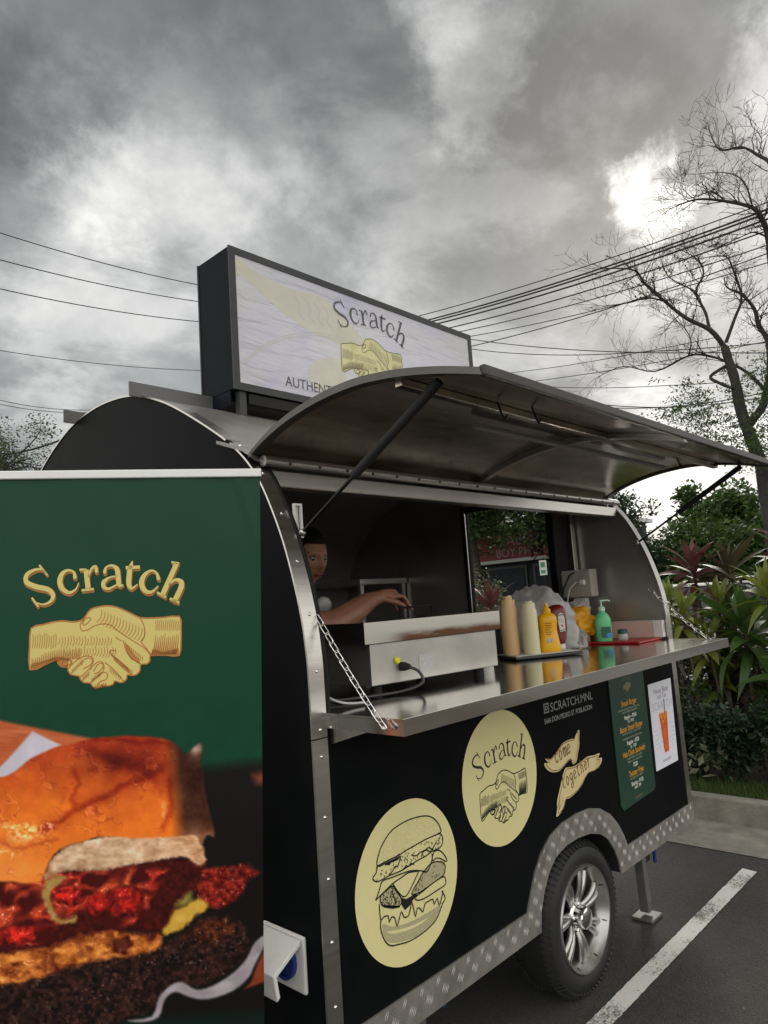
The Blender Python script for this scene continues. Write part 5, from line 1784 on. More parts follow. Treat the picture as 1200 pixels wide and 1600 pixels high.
MB().lathe([(.036, 0), (.040, .005), (.041, .09), (.040, .11), (.030, .132), (.016, .142), (.014, .15)], (3.33, .22, zm), (0, 0, 1), 24, 1.0, .66, ref=(.69, -.72, 0)).build('body', GRN, t, smooth=40)
MB().lathe([(.0165, .150), (.0165, .166), (.010, .172), (.0045, .176), (.0045, .196), (.010, .198), (.010, .204)], (3.33, .22, zm), (0, 0, 1), 16).tube([(3.33, .22, zm + .201), (3.355, .194, zm + .201), (3.362, .187, zm + .195)], .0042, 8).build('pump', mat('pale_green_pump', srgb(196, 226, 204)[:3], .35), t, smooth=40)
lp = Art((3.33, .22, zm), (.72, -.69, 0), (0, 0, 1), fdir, lift=.0278, step=.0004)
q1 = MB()
lp.poly(q1, [(-.022, .018), (.026, .018), (.026, .072), (-.022, .072)], 0)
q1.build('label', mat('dark_green_label', srgb(16, 84, 62)[:3], .4, var=.3, scale=50), t)
q2 = MB()
lp.poly(q2, disc(.016, .030, .0125, 14), 1)
q2.build('label_badge', mat('blue_badge', srgb(40, 140, 224)[:3], .4), t)
jr = thing('small_jar', 'small clear jar with teal lid beside the pump bottle', 'jar', (3.40, .155, zm))
MB().lathe([(.021, 0), (.024, .004), (.024, .028), (.021, .032)], (3.40, .155, zm), (0, 0, 1), 18).build('body', mat('cloudy_glass', (.75, .78, .76), .15, trans=.5), jr, smooth=40)
MB().lathe([(.0245, .032), (.0245, .046), (.018, .052)], (3.40, .155, zm), (0, 0, 1), 18).build('lid', mat('teal_lid', srgb(22, 84, 74)[:3], .4), jr, smooth=40)
cp = lathe_bottle('paper_cup', 'small brown paper cup behind the pump bottle', None, 3.53, .36, CZ, [(.024, 0), (.032, .125), (.034, .128), (.034, .132)], mat('brown_paper', srgb(176, 126, 70)[:3], .7, var=.1, scale=20), 20, cat='cup')
PINK = mat('pink_carton', srgb(204, 172, 164)[:3], .6, var=.05, scale=6)
bxp = thing('carton', 'long pink and white carton lying at the far wall', 'carton', (3.50, .13, zm))
CX = Matrix.Translation((3.50, .265, zm)) @ Matrix.Rotation(math.radians(7), 4, 'Z')
MB().box(0, .062, -.215, 0, 0, .082, CX).build('side', PINK, bxp, bevel=.002)
MB().box(-.001, .063, -.262, -.2155, -.0002, .083, CX).build('end', mat('white_carton', (.68, .66, .63), .6, var=.04, scale=9), bxp, bevel=.002)
MB().box(-.0005, .0625, -.215, 0, .0822, .084, CX).build('top', mat('white_carton_top', (.66, .63, .60), .6, var=.04, scale=9), bxp)
pl = Art(CX @ Vector((-.001, -.262, 0)), CX.to_3x3() @ Vector((1, 0, 0)), (0, 0, 1), CX.to_3x3() @ Vector((0, -1, 0)), lift=.0004, step=.0003)
q1 = MB()
pl.stroke(q1, [(.014, .026), (.05, .026), (.05, .062), (.014, .062)], .003, 0, smooth=0, closed=True)
for i in range(3):
    pl.stroke(q1, [(.020, .036 + i * .009), (.044, .036 + i * .009)], .0024, 0, smooth=0)
q1.build('end_print', mat('grey_print', (.22, .22, .22), .6), bxp)
wj = lathe_bottle('white_tub', 'small white tub at the right end of the griddle', None, 2.42, .30, CZ, [(.028, 0), (.034, .005), (.036, .085), (.037, .09), (.037, .10), (.02, .102)], WHITE, 20, cat='tub')
ldl = thing('ladle', 'thin white handled ladle lying over the griddle end', 'ladle', (2.42, .30, CZ + .1))
MB().tube([(2.43, .40, CZ + .205), (2.50, .30, CZ + .21)], .0032, 6).tube([(2.43, .40, CZ + .21), (2.43, .40, CZ + .17)], .008, 8).tube([(2.50, .30, CZ + .21), (2.43, .30, CZ + .10)], .0032, 6).build('handle', WHITE, ldl, smooth=60)

# ================================================================== the cook
SKIN = mat('skin', srgb(152, 104, 82)[:3], .48, var=.14, scale=26, bump=.12, bscale=160)
person = thing('person', 'cook in a white shirt and black apron reaching over the griddle', 'person', (1.45, .74, .40))


def limb(mb, pts, rs, seg=14):
    pts = [Vector(p) for p in pts]
    dense = catmull([(p.x, p.y, p.z) for p in pts], 5) if len(pts) > 2 else [pts[0].lerp(pts[1], i / 6) for i in range(7)]
    nseg = len(dense) - 1
    rr_ = []
    for i in range(len(dense)):
        t = i / nseg * (len(pts) - 1)
        j = min(int(t), len(pts) - 2)
        rr_.append(rs[j] + (rs[j + 1] - rs[j]) * (t - j))
    mb.tube(dense, rr_, seg)
    mb.ball(dense[0], rr_[0] * .98, seg=seg, rings=8)
    mb.ball(dense[-1], rr_[-1] * .98, seg=seg, rings=8)


def fuse(name, mb, m, vox, smooth_it, parent):
    """union of overlapping solids as one continuous surface"""
    me = mesh_of(name + '_raw', mb.v, mb.f, m)
    ob = bpy.data.objects.new(name + '_raw', me)
    COL.objects.link(ob)
    r = ob.modifiers.new('r', 'REMESH')
    r.mode = 'VOXEL'
    r.voxel_size = vox
    s = ob.modifiers.new('s', 'SMOOTH')
    s.factor = .5
    s.iterations = smooth_it
    dg = bpy.context.evaluated_depsgraph_get()
    out = bpy.data.meshes.new_from_object(ob.evaluated_get(dg))
    bpy.data.objects.remove(ob)
    bpy.data.meshes.remove(me)
    out.materials.clear()
    out.materials.append(m)
    out.polygons.foreach_set('use_smooth', [True] * len(out.polygons))
    out.name = name
    return mk(name, out, parent)


HC = Vector((1.746, .612, 1.690))               # centre of the head
HF = Vector((-.02, -.96, -.20)).normalized()     # looks down at the griddle
HS = HF.cross(Vector((0, 0, 1))).normalized()   # her right
HZ = HS.cross(HF).normalized()


def hp(f, s, z):
    return HC + HF * f + HS * s + HZ * z


def head_surface(d):
    f, s, z = d
    A, B_, Cc = .098, .076, .114
    if z < 0:
        B_ *= 1 - .30 * (-z) ** 1.6
        A *= 1 - .10 * (-z) ** 2 if f > 0 else 1 - .35 * (-z) ** 1.3
    p = [f * A, s * B_, z * Cc]

    def gss(f0, s0, z0, w):
        if f < 0:
            return 0
        return math.exp(-(((s - s0) / w[0]) ** 2 + ((z - z0) / w[1]) ** 2))
    p[0] += .024 * gss(1, 0, -.20, (.16, .11)) + .011 * gss(1, 0, 0, (.11, .22))      # nose tip and bridge
    p[0] += .006 * gss(1, 0, .24, (.5, .10))                                           # brow
    p[0] -= .010 * (gss(1, .36, .07, (.18, .10)) + gss(1, -.36, .07, (.18, .10)))      # eye sockets
    p[0] += .007 * gss(1, 0, -.47, (.26, .075)) + .010 * gss(1, 0, -.80, (.30, .14))   # lips, chin
    p[0] += .005 * (gss(1, .5, -.2, (.2, .2)) + gss(1, -.5, -.2, (.2, .2)))            # cheeks
    return hp(*p)


def sphere_dirs(seg, rings):
    out = []
    for i in range(rings + 1):
        th = math.pi * i / rings
        for k in range(seg):
            a = 2 * math.pi * k / seg
            out.append((math.sin(th) * math.cos(a), math.sin(th) * math.sin(a), math.cos(th)))
    fs = []
    for i in range(rings):
        for k in range(seg):
            l = (k + 1) % seg
            fs.append((i * seg + k, i * seg + l, (i + 1) * seg + l, (i + 1) * seg + k))
    return out, fs


bd = MB()
dirs, fcs = sphere_dirs(48, 32)
bd.add([head_surface(d) for d in dirs], fcs)
for s in (-1, 1):                                                                      # ears
    bd.ball(hp(-.005, s * .074, -.005), .012, .010, .026)
NECK = Vector((1.665, .665, 1.545))
limb(bd, [NECK + Vector((-.03, .01, -.03)), hp(-.022, 0, -.075)], [.055, .050])
# trunk leaning forward over the counter, facing the far end
limb(bd, [(1.45, .76, .98), (1.47, .75, 1.12), (1.52, .72, 1.28), (1.57, .69, 1.42), (1.62, .675, 1.50)], [.135, .120, .125, .125, .075])
limb(bd, [(1.47, .64, .95), (1.47, .88, .95)], [.12, .12])
limb(bd, [(1.575, .53, 1.46), (1.60, .68, 1.49), (1.62, .83, 1.47)], [.055, .075, .055])
# right arm over the griddle
limb(bd, [(1.565, .53, 1.465), (1.62, .47, 1.435), (1.705, .43, 1.432)], [.060, .055, .052])
limb(bd, [(1.705, .43, 1.432), (1.80, .435, 1.465), (1.89, .445, 1.500), (1.955, .45, 1.518)], [.052, .050, .038, .027])
limb(bd, [(1.955, .45, 1.515), (2.00, .45, 1.522), (2.045, .45, 1.522)], [.024, .030, .030])
for k, (dy, L) in enumerate(((-.027, .072), (-.009, .082), (.009, .078), (.026, .062))):
    b0 = Vector((2.045, .45 + dy, 1.524 - .003 * abs(k - 1.5)))
    b1 = b0 + Vector((L * .42, dy * .25, -.004 - .004 * k))
    b2 = b1 + Vector((L * .36, dy * .1, -.018 - .005 * (3 - k)))
    b3 = b2 + Vector((L * .24, 0, -.020))
    limb(bd, [b0 - Vector((.02, 0, 0)), b0, b1, b2, b3], [.0105, .0100, .0092, .0082, .0070], 10)
limb(bd, [(1.985, .428, 1.510), (2.015, .405, 1.497), (2.045, .400, 1.486), (2.065, .404, 1.476)], [.014, .0115, .010, .008], 10)
# left arm, at her side
limb(bd, [(1.62, .83, 1.465), (1.60, .92, 1.32), (1.60, .93, 1.22)], [.055, .046, .042])
limb(bd, [(1.60, .93, 1.22), (1.70, .90, 1.16), (1.80, .86, 1.17)], [.042, .038, .026])
limb(bd, [(1.80, .86, 1.17), (1.85, .84, 1.175), (1.90, .83, 1.165)], [.026, .029, .016])
# legs, knees bent
for y in (.66, .86):
    limb(bd, [(1.47, y, .93), (1.56, y, .70), (1.50, y, .52), (1.47, y, .45)], [.095, .065, .048, .042])
    limb(bd, [(1.46, y, .435), (1.62, y, .425)], [.034, .028])
body = fuse('body', bd, SKIN, .0045, 5, person)
# eyes, brows, lips, hair
EYEW = mat('eye_white', (.22, .20, .185), .3)
DARK = mat('dark_brown', (.012, .008, .006), .5)
for s in (-1, 1):
    e = MB().ball(hp(.0775, s * .0285, .0075), .0125, seg=14, rings=10).build('eye', EYEW, person, smooth=180)
    MB().ball(hp(.0855, s * .0285, .004), .0058, seg=12, rings=8).build('iris', DARK, e, smooth=180)
    MB().tube([hp(.083, s * .013, .0275), hp(.084, s * .028, .033), hp(.073, s * .047, .027)], [.003, .0038, .0022], 6).build('eyebrow', DARK, person, smooth=60)
    MB().tube([hp(.088, s * .015, .0115), hp(.0905, s * .028, .0165), hp(.081, s * .043, .0105)], [.0018, .0026, .0018], 6).build('eyelid', DARK, person, smooth=60)
MB().tube([hp(.0925, -.020, -.054), hp(.1025, -.008, -.0515), hp(.103, .008, -.0515), hp(.0925, .020, -.054)], [.002, .0048, .0048, .002], 8).build('lips', mat('lips', srgb(120, 56, 50)[:3], .45), person, smooth=180)
hair = MB()
hv, keep = [], []
for d in dirs:
    f, s, z = d
    lim = .34 if f > .2 else (-.25 if f > -.35 else -.62)
    lim = .30 + .30 * max(0, f) if f > .15 else lim
    k = 1.0 if z >= lim else 0.0
    p = head_surface(d)
    hv.append(HC + (p - HC) * (1.075 if k else .90))
hair.add(hv, fcs)
ho = hair.build('hair', mat('black_hair', (.004, .0035, .0035), .6, spec=.15, var=.3, scale=40, bump=.4, bscale=90, stretch=(1, 1, 4)), person, smooth=180)
MB().ball(hp(-.115, 0, .015), .042, .040, .042, seg=18, rings=12).build('hair_bun', MATS['black_hair'], person, smooth=180)
# clothes
sh = MB()
limb(sh, [(1.45, .76, .96), (1.47, .75, 1.12), (1.52, .72, 1.28), (1.57, .69, 1.42), (1.615, .68, 1.485)], [.150, .136, .140, .140, .095])
limb(sh, [(1.575, .525, 1.46), (1.60, .68, 1.49), (1.62, .835, 1.47)], [.068, .088, .068])
limb(sh, [(1.572, .53, 1.465), (1.615, .475, 1.440)], [.068, .064])
limb(sh, [(1.60, .68, 1.46), (1.69, .65, 1.47)], [.11, .075])
limb(sh, [(1.62, .83, 1.465), (1.605, .90, 1.36)], [.068, .062])
fuse('shirt', sh, mat('white_shirt', (.72, .72, .70), .8, var=.08, scale=14, bump=.4, bscale=30), .007, 4, person)
tr = MB()
limb(tr, [(1.47, .63, .95), (1.47, .89, .95)], [.135, .135])
for y in (.66, .86):
    limb(tr, [(1.47, y, .93), (1.56, y, .70), (1.50, y, .50)], [.112, .082, .066])
fuse('trousers', tr, mat('dark_trousers', (.02, .02, .025), .8), .009, 3, person)
ap = MB()
rows_a, rows_b = [], []
for i in range(9):
    t = i / 8
    cx = 1.735 - .14 * (1 - t) ** 1.0
    z = .80 + .62 * t
    ra, rb_ = [], []
    for k in range(9):
        y = (.73 - .03 * t) + (k - 4) / 4 * (.19 - .06 * t)
        x = cx - ((k - 4) / 4) ** 2 * .07
        ra.append((x + .008, y, z))
        rb_.append((x + .004, y, z))
    rows_a.append(ra)
    rows_b.append(rb_)
ap.shell(rows_a, rows_b)
APR = mat('black_apron', (.012, .012, .013), .8)
apo = ap.build('apron', APR, person, smooth=60)
for dy in (-.075, .075):
    MB().tube([(1.73, .70 + dy, 1.42), (1.70, .69 + dy * .95, 1.50), (1.64, .675 + dy * .8, 1.585), (1.57, .67 + dy * .5, 1.57)], .010, 8).build('strap', APR, apo, smooth=60)
MB().lathe([(.0285, -.004), (.031, 0), (.0285, .004)], (1.93, .449, 1.509), (.95, .05, .27), 20, caps=False).build('bracelet', mat('brown_cord', (.05, .02, .012), .6), person, smooth=60)
crumple((1.815, .60, 1.505), .036, .030, .032, 31, 16, 10, amp=.10, flat=False).build('pale_item', mat('pale_item_surface', (.55, .55, .52), .6, var=.08, scale=30), person, smooth=180)  # opaque placeholder for the clear container by her arm, attached to the cook

# ================================================================== planting behind the kerb
def leaf_mesh(name, L, W, droop, m, fold=.25, n=7):
    vs, fs = [], []
    for i in range(n + 1):
        t = i / n
        w = W * math.sin(math.pi * min(1, (.06 + .94 * t)) ** .85) * (1 if t < 1 else 0) + .002
        x = L * t * (1 - .25 * droop * t * t)
        z = -droop * L * .75 * t * t
        vs += [(x, -w / 2, z + fold * w * .5), (x, 0, z), (x, w / 2, z + fold * w * .5)]
    for i in range(n):
        a = 3 * i
        fs += [(a, a + 1, a + 4, a + 3), (a + 1, a + 2, a + 5, a + 4)]
    me = bpy.data.meshes.new(name)
    me.from_pydata(vs, [], fs)
    me.polygons.foreach_set('use_smooth', [True] * len(me.polygons))
    me.materials.append(m)
    return me


def leaf_mat(name, c1, c2, transl=.35, rough=.38):
    return mat(name, c1, rough, col2=c2, scale=9, transl=transl, stretch=(1, 5, 1), bump=.15, bscale=30)


TI = {'green': leaf_mat('ti_leaf_green', (.040, .090, .020), (.085, .150, .035)),
      'lime': leaf_mat('ti_leaf_lime', (.105, .15, .024), (.23, .255, .05), .45),
      'red': leaf_mat('ti_leaf_maroon', (.075, .026, .026), (.15, .055, .050)),
      'bronze': leaf_mat('ti_leaf_bronze', (.050, .050, .022), (.095, .070, .040)),
      'pale': leaf_mat('ti_leaf_grey_green', (.075, .105, .055), (.135, .165, .085))}
LEAVES = {k: [leaf_mesh('leaf', .42, .078, .30, m), leaf_mesh('leaf', .36, .085, .60, m), leaf_mesh('leaf', .30, .066, .10, m), leaf_mesh('leaf', .40, .07, 1.0, m)] for k, m in TI.items()}
STEM = mat('ti_stem', (.060, .045, .030), .8, var=.3, scale=30, bump=.4, bscale=50)
BED_Z = .125


def ti_plant(x, y, h, col_, label, n=22, size=1.0, heads=1, seed=0):
    r = random.Random(seed * 77 + 5)
    t = thing('ti_plant', label, 'plant', (x, y, BED_Z), 'ti plants in the planting bed')
    for hd in range(heads):
        lean = Vector((r.uniform(-.14, .14), r.uniform(-.14, .14), 0)) * (1 if heads == 1 else 2.0)
        topz = h * (1 if hd == 0 else r.uniform(.62, .9))
        top = Vector((x, y, BED_Z + topz)) + lean
        pts = [Vector((x + r.uniform(-.03, .03), y + r.uniform(-.03, .03), BED_Z - .02)), Vector((x, y, BED_Z + topz * .5)) + lean * .3, top]
        MB().tube(catmull(pts, 4), .013 * size, 6).build('stem', STEM, t, smooth=60)
        for i in range(n):
            k = i / (n - 1)
            az = i * 2.39996 + r.uniform(-.25, .25)
            el = math.radians(82 - 92 * k ** .9 + r.uniform(-10, 10))
            me = LEAVES[col_][2 if k < .2 else (0 if k < .5 else (1 if k < .8 else 3))]
            o = bpy.data.objects.new('leaf', me)
            COL.objects.link(o)
            o.parent = t
            s = size * r.uniform(.85, 1.15) * (.8 if k < .15 else 1)
            base = top - Vector((0, 0, .20 * k * size)) - Vector((x, y, BED_Z))
            o.matrix_local = Matrix.Translation(base) @ Matrix.Rotation(az, 4, 'Z') @ Matrix.Rotation(-el, 4, 'Y') @ Matrix.Rotation(r.uniform(-.5, .5), 4, 'X') @ Matrix.Diagonal((s, s, s, 1))
    return t


TI_SPOTS = [
    (5.42, .575, 1.16, 'lime', 'bright lime green ti plant just above the far end of the counter', 22, .74, 1),
    (5.75, .80, 1.28, 'lime', 'yellow-green ti plant peeking past the trailer edge behind the chain', 18, .60, 1),
    (6.10, .70, 1.52, 'red', 'tall maroon ti plant with upright leaves right of the trailer', 24, .95, 1),
    (5.60, .27, 1.06, 'green', 'big dark green ti plant with wide drooping leaves near the kerb', 26, 1.15, 1),
    (6.20, .38, 1.48, 'bronze', 'bronze ti plant with arching leaves behind the big green one', 24, .95, 1),
    (6.05, .08, 1.50, 'pale', 'grey-green ti plant at the right edge of the picture', 24, 1.0, 1),
    (5.55, -.02, .78, 'green', 'lower dark green ti plant at the right edge of the picture', 24, 1.05, 2),
    (5.70, .66, .66, 'lime', 'low yellow-green ti plant below the counter beside the trailer', 20, .80, 2),
    (6.00, .45, .82, 'bronze', 'brownish ti plant half hidden under the big green one', 22, .95, 2),
    (6.35, 1.05, 1.30, 'green', 'dark green ti plant hidden low behind the trailer corner', 22, .95, 2),
    (5.75, .05, 1.10, 'red', 'dark maroon ti plant at the right picture edge under the grey-green one', 18, .80, 1),
    (6.30, 3.00, 1.30, 'red', 'maroon ti plant seen through the trailer window', 22, .95, 1),
    (6.10, 3.22, 1.10, 'bronze', 'bronze leaved ti plant at the left side of the trailer window', 24, .85, 2),
    (6.60, 2.75, .95, 'green', 'green ti plant low in the trailer window behind the bag', 22, .90, 2),
    (5.95, .52, 1.22, 'lime', 'yellowish ti plant between the maroon one and the big green one', 20, .75, 1),
    (5.50, -.22, 1.18, 'pale', 'grey-green ti plant cut by the right picture edge', 24, 1.0, 1),
    (6.40, .62, 1.05, 'green', 'dark green ti plant in the shade below the maroon one', 22, .95, 2),
    (5.85, .22, .55, 'bronze', 'short bronze ti plant among the stems near the kerb', 18, .80, 2),
    (6.45, -.05, 1.62, 'red', 'tall reddish ti plant behind the grey-green one at the right', 22, .95, 1),
    (5.48, .42, .92, 'lime', 'small lime green ti plant in front of the big dark green one', 20, .70, 1),
    (5.62, .12, 1.30, 'lime', 'yellow-green ti plant with upright leaves near the right picture edge', 22, .85, 1),
    (5.90, .90, .95, 'bronze', 'bronze ti plant tucked in beside the trailer below the chain', 20, .80, 2),
    (6.25, .15, 1.00, 'green', 'leafy green ti plant filling the shade at the right edge', 24, 1.0, 2),
    (6.55, .30, 1.20, 'red', 'reddish ti plant standing at the back of the bed', 20, .95, 2)]
for i, (x, y, h, c_, lb, n, s, hd) in enumerate(TI_SPOTS):
    ti_plant(x, y, h, c_, lb, n, s, hd, i)


def leaf_cloud(mb, pts, size, r, aspect=.45, up=.3):
    """one small folded leaf at each point"""
    for p in pts:
        a = r.uniform(0, 2 * math.pi)
        e = r.uniform(-.9, .9)
        d = Vector((math.cos(a) * math.cos(e), math.sin(a) * math.cos(e), math.sin(e)))
        s = d.cross(Vector((r.gauss(0, .6), r.gauss(0, .6), 1))).normalized()
        u = s.cross(d)
        L = size * r.uniform(.6, 1.3)
        W = L * aspect
        p = Vector(p)
        mb.add([p, p + d * L * .5 + s * W * .5 + u * W * .12, p + d * L, p + d * L * .5 - s * W * .5 + u * W * .12], [(0, 1, 2), (0, 2, 3)])


def raw_build(mb, name, m, parent):
    me = bpy.data.meshes.new(name)
    me.from_pydata([tuple(p) for p in mb.v], [], mb.f)
    me.materials.append(m)
    return mk(name, me, parent)


SHRUB = mat('shrub_leaves', (.022, .046, .016), .5, island=.55, transl=.25)
VARI = mat('variegated_leaves', (.30, .31, .20), .45, island=.5, transl=.3)
TWIG = mat('twig_bark', (.045, .035, .025), .85, var=.3, scale=20)


def shrub(x, y, rx, ry, h, n, label, m=None, size=.05, seed=0, name='shrub'):
    r = random.Random(seed + 100)
    t = thing(name, label, 'shrub', (x, y, BED_Z), 'low shrubs along the kerb')
    pts = []
    lobes = [(r.uniform(-.6, .6) * rx, r.uniform(-.6, .6) * ry, r.uniform(.35, .85) * h, r.uniform(.35, .6)) for _ in range(9)]
    for i in range(n):
        lx, ly, lz, lr = r.choice(lobes)
        d = Vector((r.gauss(0, 1), r.gauss(0, 1), r.gauss(0, 1))).normalized() * (r.random() ** .4)
        p = Vector((x + lx + d.x * rx * lr, y + ly + d.y * ry * lr, BED_Z + max(.01, lz + d.z * h * lr * .7)))
        pts.append(p)
    fo = MB()
    leaf_cloud(fo, pts, size, r)
    raw_build(fo, 'foliage', m or SHRUB, t)
    st = MB()
    for i in range(14):
        lx, ly, lz, lr = r.choice(lobes)
        st.tube([(x + r.uniform(-.05, .05), y + r.uniform(-.05, .05), BED_Z - .02), (x + lx * .6, y + ly * .6, BED_Z + lz * .6), (x + lx + r.uniform(-.05, .05), y + ly + r.uniform(-.05, .05), BED_Z + lz + .05)], [.008, .006, .003], 5)
    raw_build(st, 'stem', TWIG, t)


shrub(5.30, .62, .24, .26, .52, 2600, 'dense dark shrub beside the lower trailer corner', seed=1)
shrub(5.24, .28, .24, .28, .50, 2600, 'dense dark shrub in the middle of the kerb planting', seed=2)
shrub(5.22, -.10, .24, .28, .58, 2600, 'dense dark shrub at the right picture edge above the kerb', seed=3)
shrub(5.16, .45, .12, .15, .30, 120, 'pale variegated shrub in front of the dark ones', VARI, .085, 4)
shrub(5.40, .98, .28, .30, .60, 2200, 'dark shrub hidden behind the trailer corner', seed=5)
shrub(5.35, -.62, .28, .34, .62, 2200, 'dark shrub just outside the right picture edge', seed=6)
shrub(6.70, 3.45, .45, .50, 1.55, 4200, 'olive green shrub seen at the left of the trailer window', mat('olive_leaves', (.085, .095, .030), .5, island=.5, transl=.3), .055, 7)
shrub(6.95, .45, .40, .60, 1.25, 4200, 'dark leafy shrub at the back of the planting bed', seed=8, size=.06)
shrub(7.1, -.55, .40, .60, 1.35, 3600, 'dark leafy shrub behind the right picture edge', seed=9, size=.06)
shrub(7.0, 1.45, .40, .60, 1.10, 3600, 'dark leafy shrub behind the far trailer end', seed=10, size=.06)

# grass strip
GRASS = mat('grass_blades', (.062, .100, .022), .6, island=.45, transl=.3)
r = random.Random(4)
gm = MB()
for i in range(17000):
    x, y = 4.79 + r.random() ** 1.3 * .42, r.uniform(-1.6, 2.6)
    a = r.uniform(0, 6.28)
    h = r.uniform(.018, .055)
    dx, dy = math.cos(a), math.sin(a)
    lx, ly = r.uniform(-.03, .03), r.uniform(-.03, .03)
    gm.add([(x - dx * .003, y - dy * .003, BED_Z - .004), (x + dx * .003, y + dy * .003, BED_Z - .004), (x + lx, y + ly, BED_Z + h)], [(0, 1, 2)])
go = raw_build(gm, 'grass', GRASS, None)
go['label'] = 'short green grass strip along the kerb'
go['category'] = 'grass'
kind(go, 'stuff')

# a little litter on the ground
lt = MB()
for i in range(70):
    x, y = r.uniform(1.2, 5.2), r.uniform(-1.8, 2.4)
    a = r.uniform(0, 6.28)
    q = r.uniform(.004, .013)
    z = .006 if x < 4.2 else .010
    if 4.68 < x < 4.80:
        continue
    if x >= 4.8:
        z = .135
    c_, s_ = math.cos(a) * q, math.sin(a) * q
    lt.add([(x - c_, y - s_, z), (x + s_ * .4, y - c_ * .4, z + .002), (x + c_, y + s_, z + .001), (x - s_ * .4, y + c_ * .4, z + .003)], [(0, 1, 2), (0, 2, 3)])
lo = raw_build(lt, 'leaf_litter', mat('dry_leaf_litter', (.22, .18, .12), .8, island=.6), None)
lo['label'] = 'tiny dry leaf scraps scattered over the asphalt'
lo['category'] = 'litter'
kind(lo, 'stuff')

# ================================================================== trees
BARK = mat('dark_bark', (.026, .023, .020), .9, var=.4, scale=9, bump=.6, bscale=16)
FEATHER = mat('feathery_leaves', (.060, .095, .022), .55, island=.4, transl=.4)
LIMBS = {
    'trunk': [(11.0, 1.4, 2.69), (11.0, 1.41, 3.08), (11.0, 1.51, 3.56), (11.0, 1.58, 3.97), (11.0, 1.6, 4.38), (11.0, 1.64, 4.65), (11.0, 1.68, 4.92)],
    'l1': [(11.0, 1.68, 4.92), (10.85, 1.8, 5.19), (10.7, 2.07, 5.43), (10.55, 2.3, 5.74), (10.4, 2.5, 6.04), (10.25, 2.59, 6.26), (10.1, 2.94, 6.38)],
    'l1b': [(10.6, 2.32, 5.76), (10.47, 2.52, 5.85), (10.33, 2.77, 5.82), (10.2, 3.13, 5.86)],
    'l2': [(11.0, 1.86, 5.26), (11.1, 1.91, 5.56), (11.2, 2.04, 5.98), (11.3, 1.93, 6.25), (11.4, 2.0, 6.55), (11.5, 2.3, 6.9)],
    'l2b': [(11.3, 2.07, 6.02), (11.43, 2.31, 6.27), (11.57, 2.57, 6.57), (11.7, 2.7, 7.01)],
    'l3': [(11.0, 1.65, 4.99), (11.12, 1.52, 5.35), (11.24, 1.42, 5.68), (11.36, 1.52, 6.22), (11.48, 1.64, 6.5), (11.6, 2.03, 6.66)],
    's2': [(11.0, 1.5, 3.7), (11.04, 1.32, 3.88), (11.07, 1.23, 4.08), (11.11, 1.15, 4.42), (11.15, 1.13, 4.86), (11.19, 1.23, 5.15), (11.23, 1.27, 5.44), (11.26, 1.42, 5.73), (11.3, 1.58, 5.88)],
    's2b': [(11.1, 1.24, 4.15), (11.21, 1.46, 4.49), (11.33, 1.7, 4.73), (11.44, 2.02, 4.97), (11.56, 2.39, 5.12), (11.67, 3.0, 5.05), (11.79, 3.58, 5.33), (11.9, 4.09, 5.32)],
    's2c': [(11.5, 2.37, 5.11), (11.57, 2.33, 5.37), (11.63, 2.46, 5.68), (11.7, 2.7, 5.94)],
    'r1': [(11.1, 1.14, 4.42), (11.01, 0.96, 5.13), (10.93, 0.9, 5.81), (10.84, 0.87, 6.27), (10.75, 0.89, 6.5), (10.66, 0.97, 6.69), (10.58, 1.29, 6.91), (10.49, 1.65, 7.07), (10.4, 1.97, 7.05)],
    'r1b': [(10.6, 1.3, 6.93), (10.67, 1.49, 7.19), (10.73, 1.79, 7.25), (10.8, 2.01, 7.5)],
    'r1c': [(10.8, 1.0, 6.75), (11.07, 1.13, 7.34), (11.33, 1.44, 7.75), (11.6, 1.93, 8.08)],
    'r2': [(11.1, 0.94, 5.88), (11.25, 0.8, 6.98), (11.4, 0.82, 7.59), (11.55, 1.0, 7.91), (11.7, 1.24, 8.24), (11.85, 1.59, 8.44), (12.0, 1.74, 8.89)],
    'r2b': [(11.6, 1.01, 7.93), (11.75, 0.96, 8.26), (11.9, 1.1, 8.62)],
    'r3': [(11.0, 0.91, 6.34), (10.83, 1.04, 6.41), (10.67, 1.17, 6.34), (10.5, 1.41, 6.24)],
    'r4': [(11.0, 1.64, 4.65), (10.97, 1.92, 4.53), (10.93, 1.79, 4.38), (10.9, 1.62, 4.25)],
}
R0 = {'trunk': (.13, .062), 'l1': (.088, .016), 'l1b': (.030, .010), 'l2': (.055, .012), 'l2b': (.030, .010), 'l3': (.055, .014), 's2': (.14, .030), 's2b': (.062, .012), 's2c': (.026, .008),
      'r1': (.14, .014), 'r1b': (.022, .008), 'r1c': (.030, .008), 'r2': (.09, .010), 'r2b': (.02, .008), 'r3': (.03, .010), 'r4': (.055, .05)}

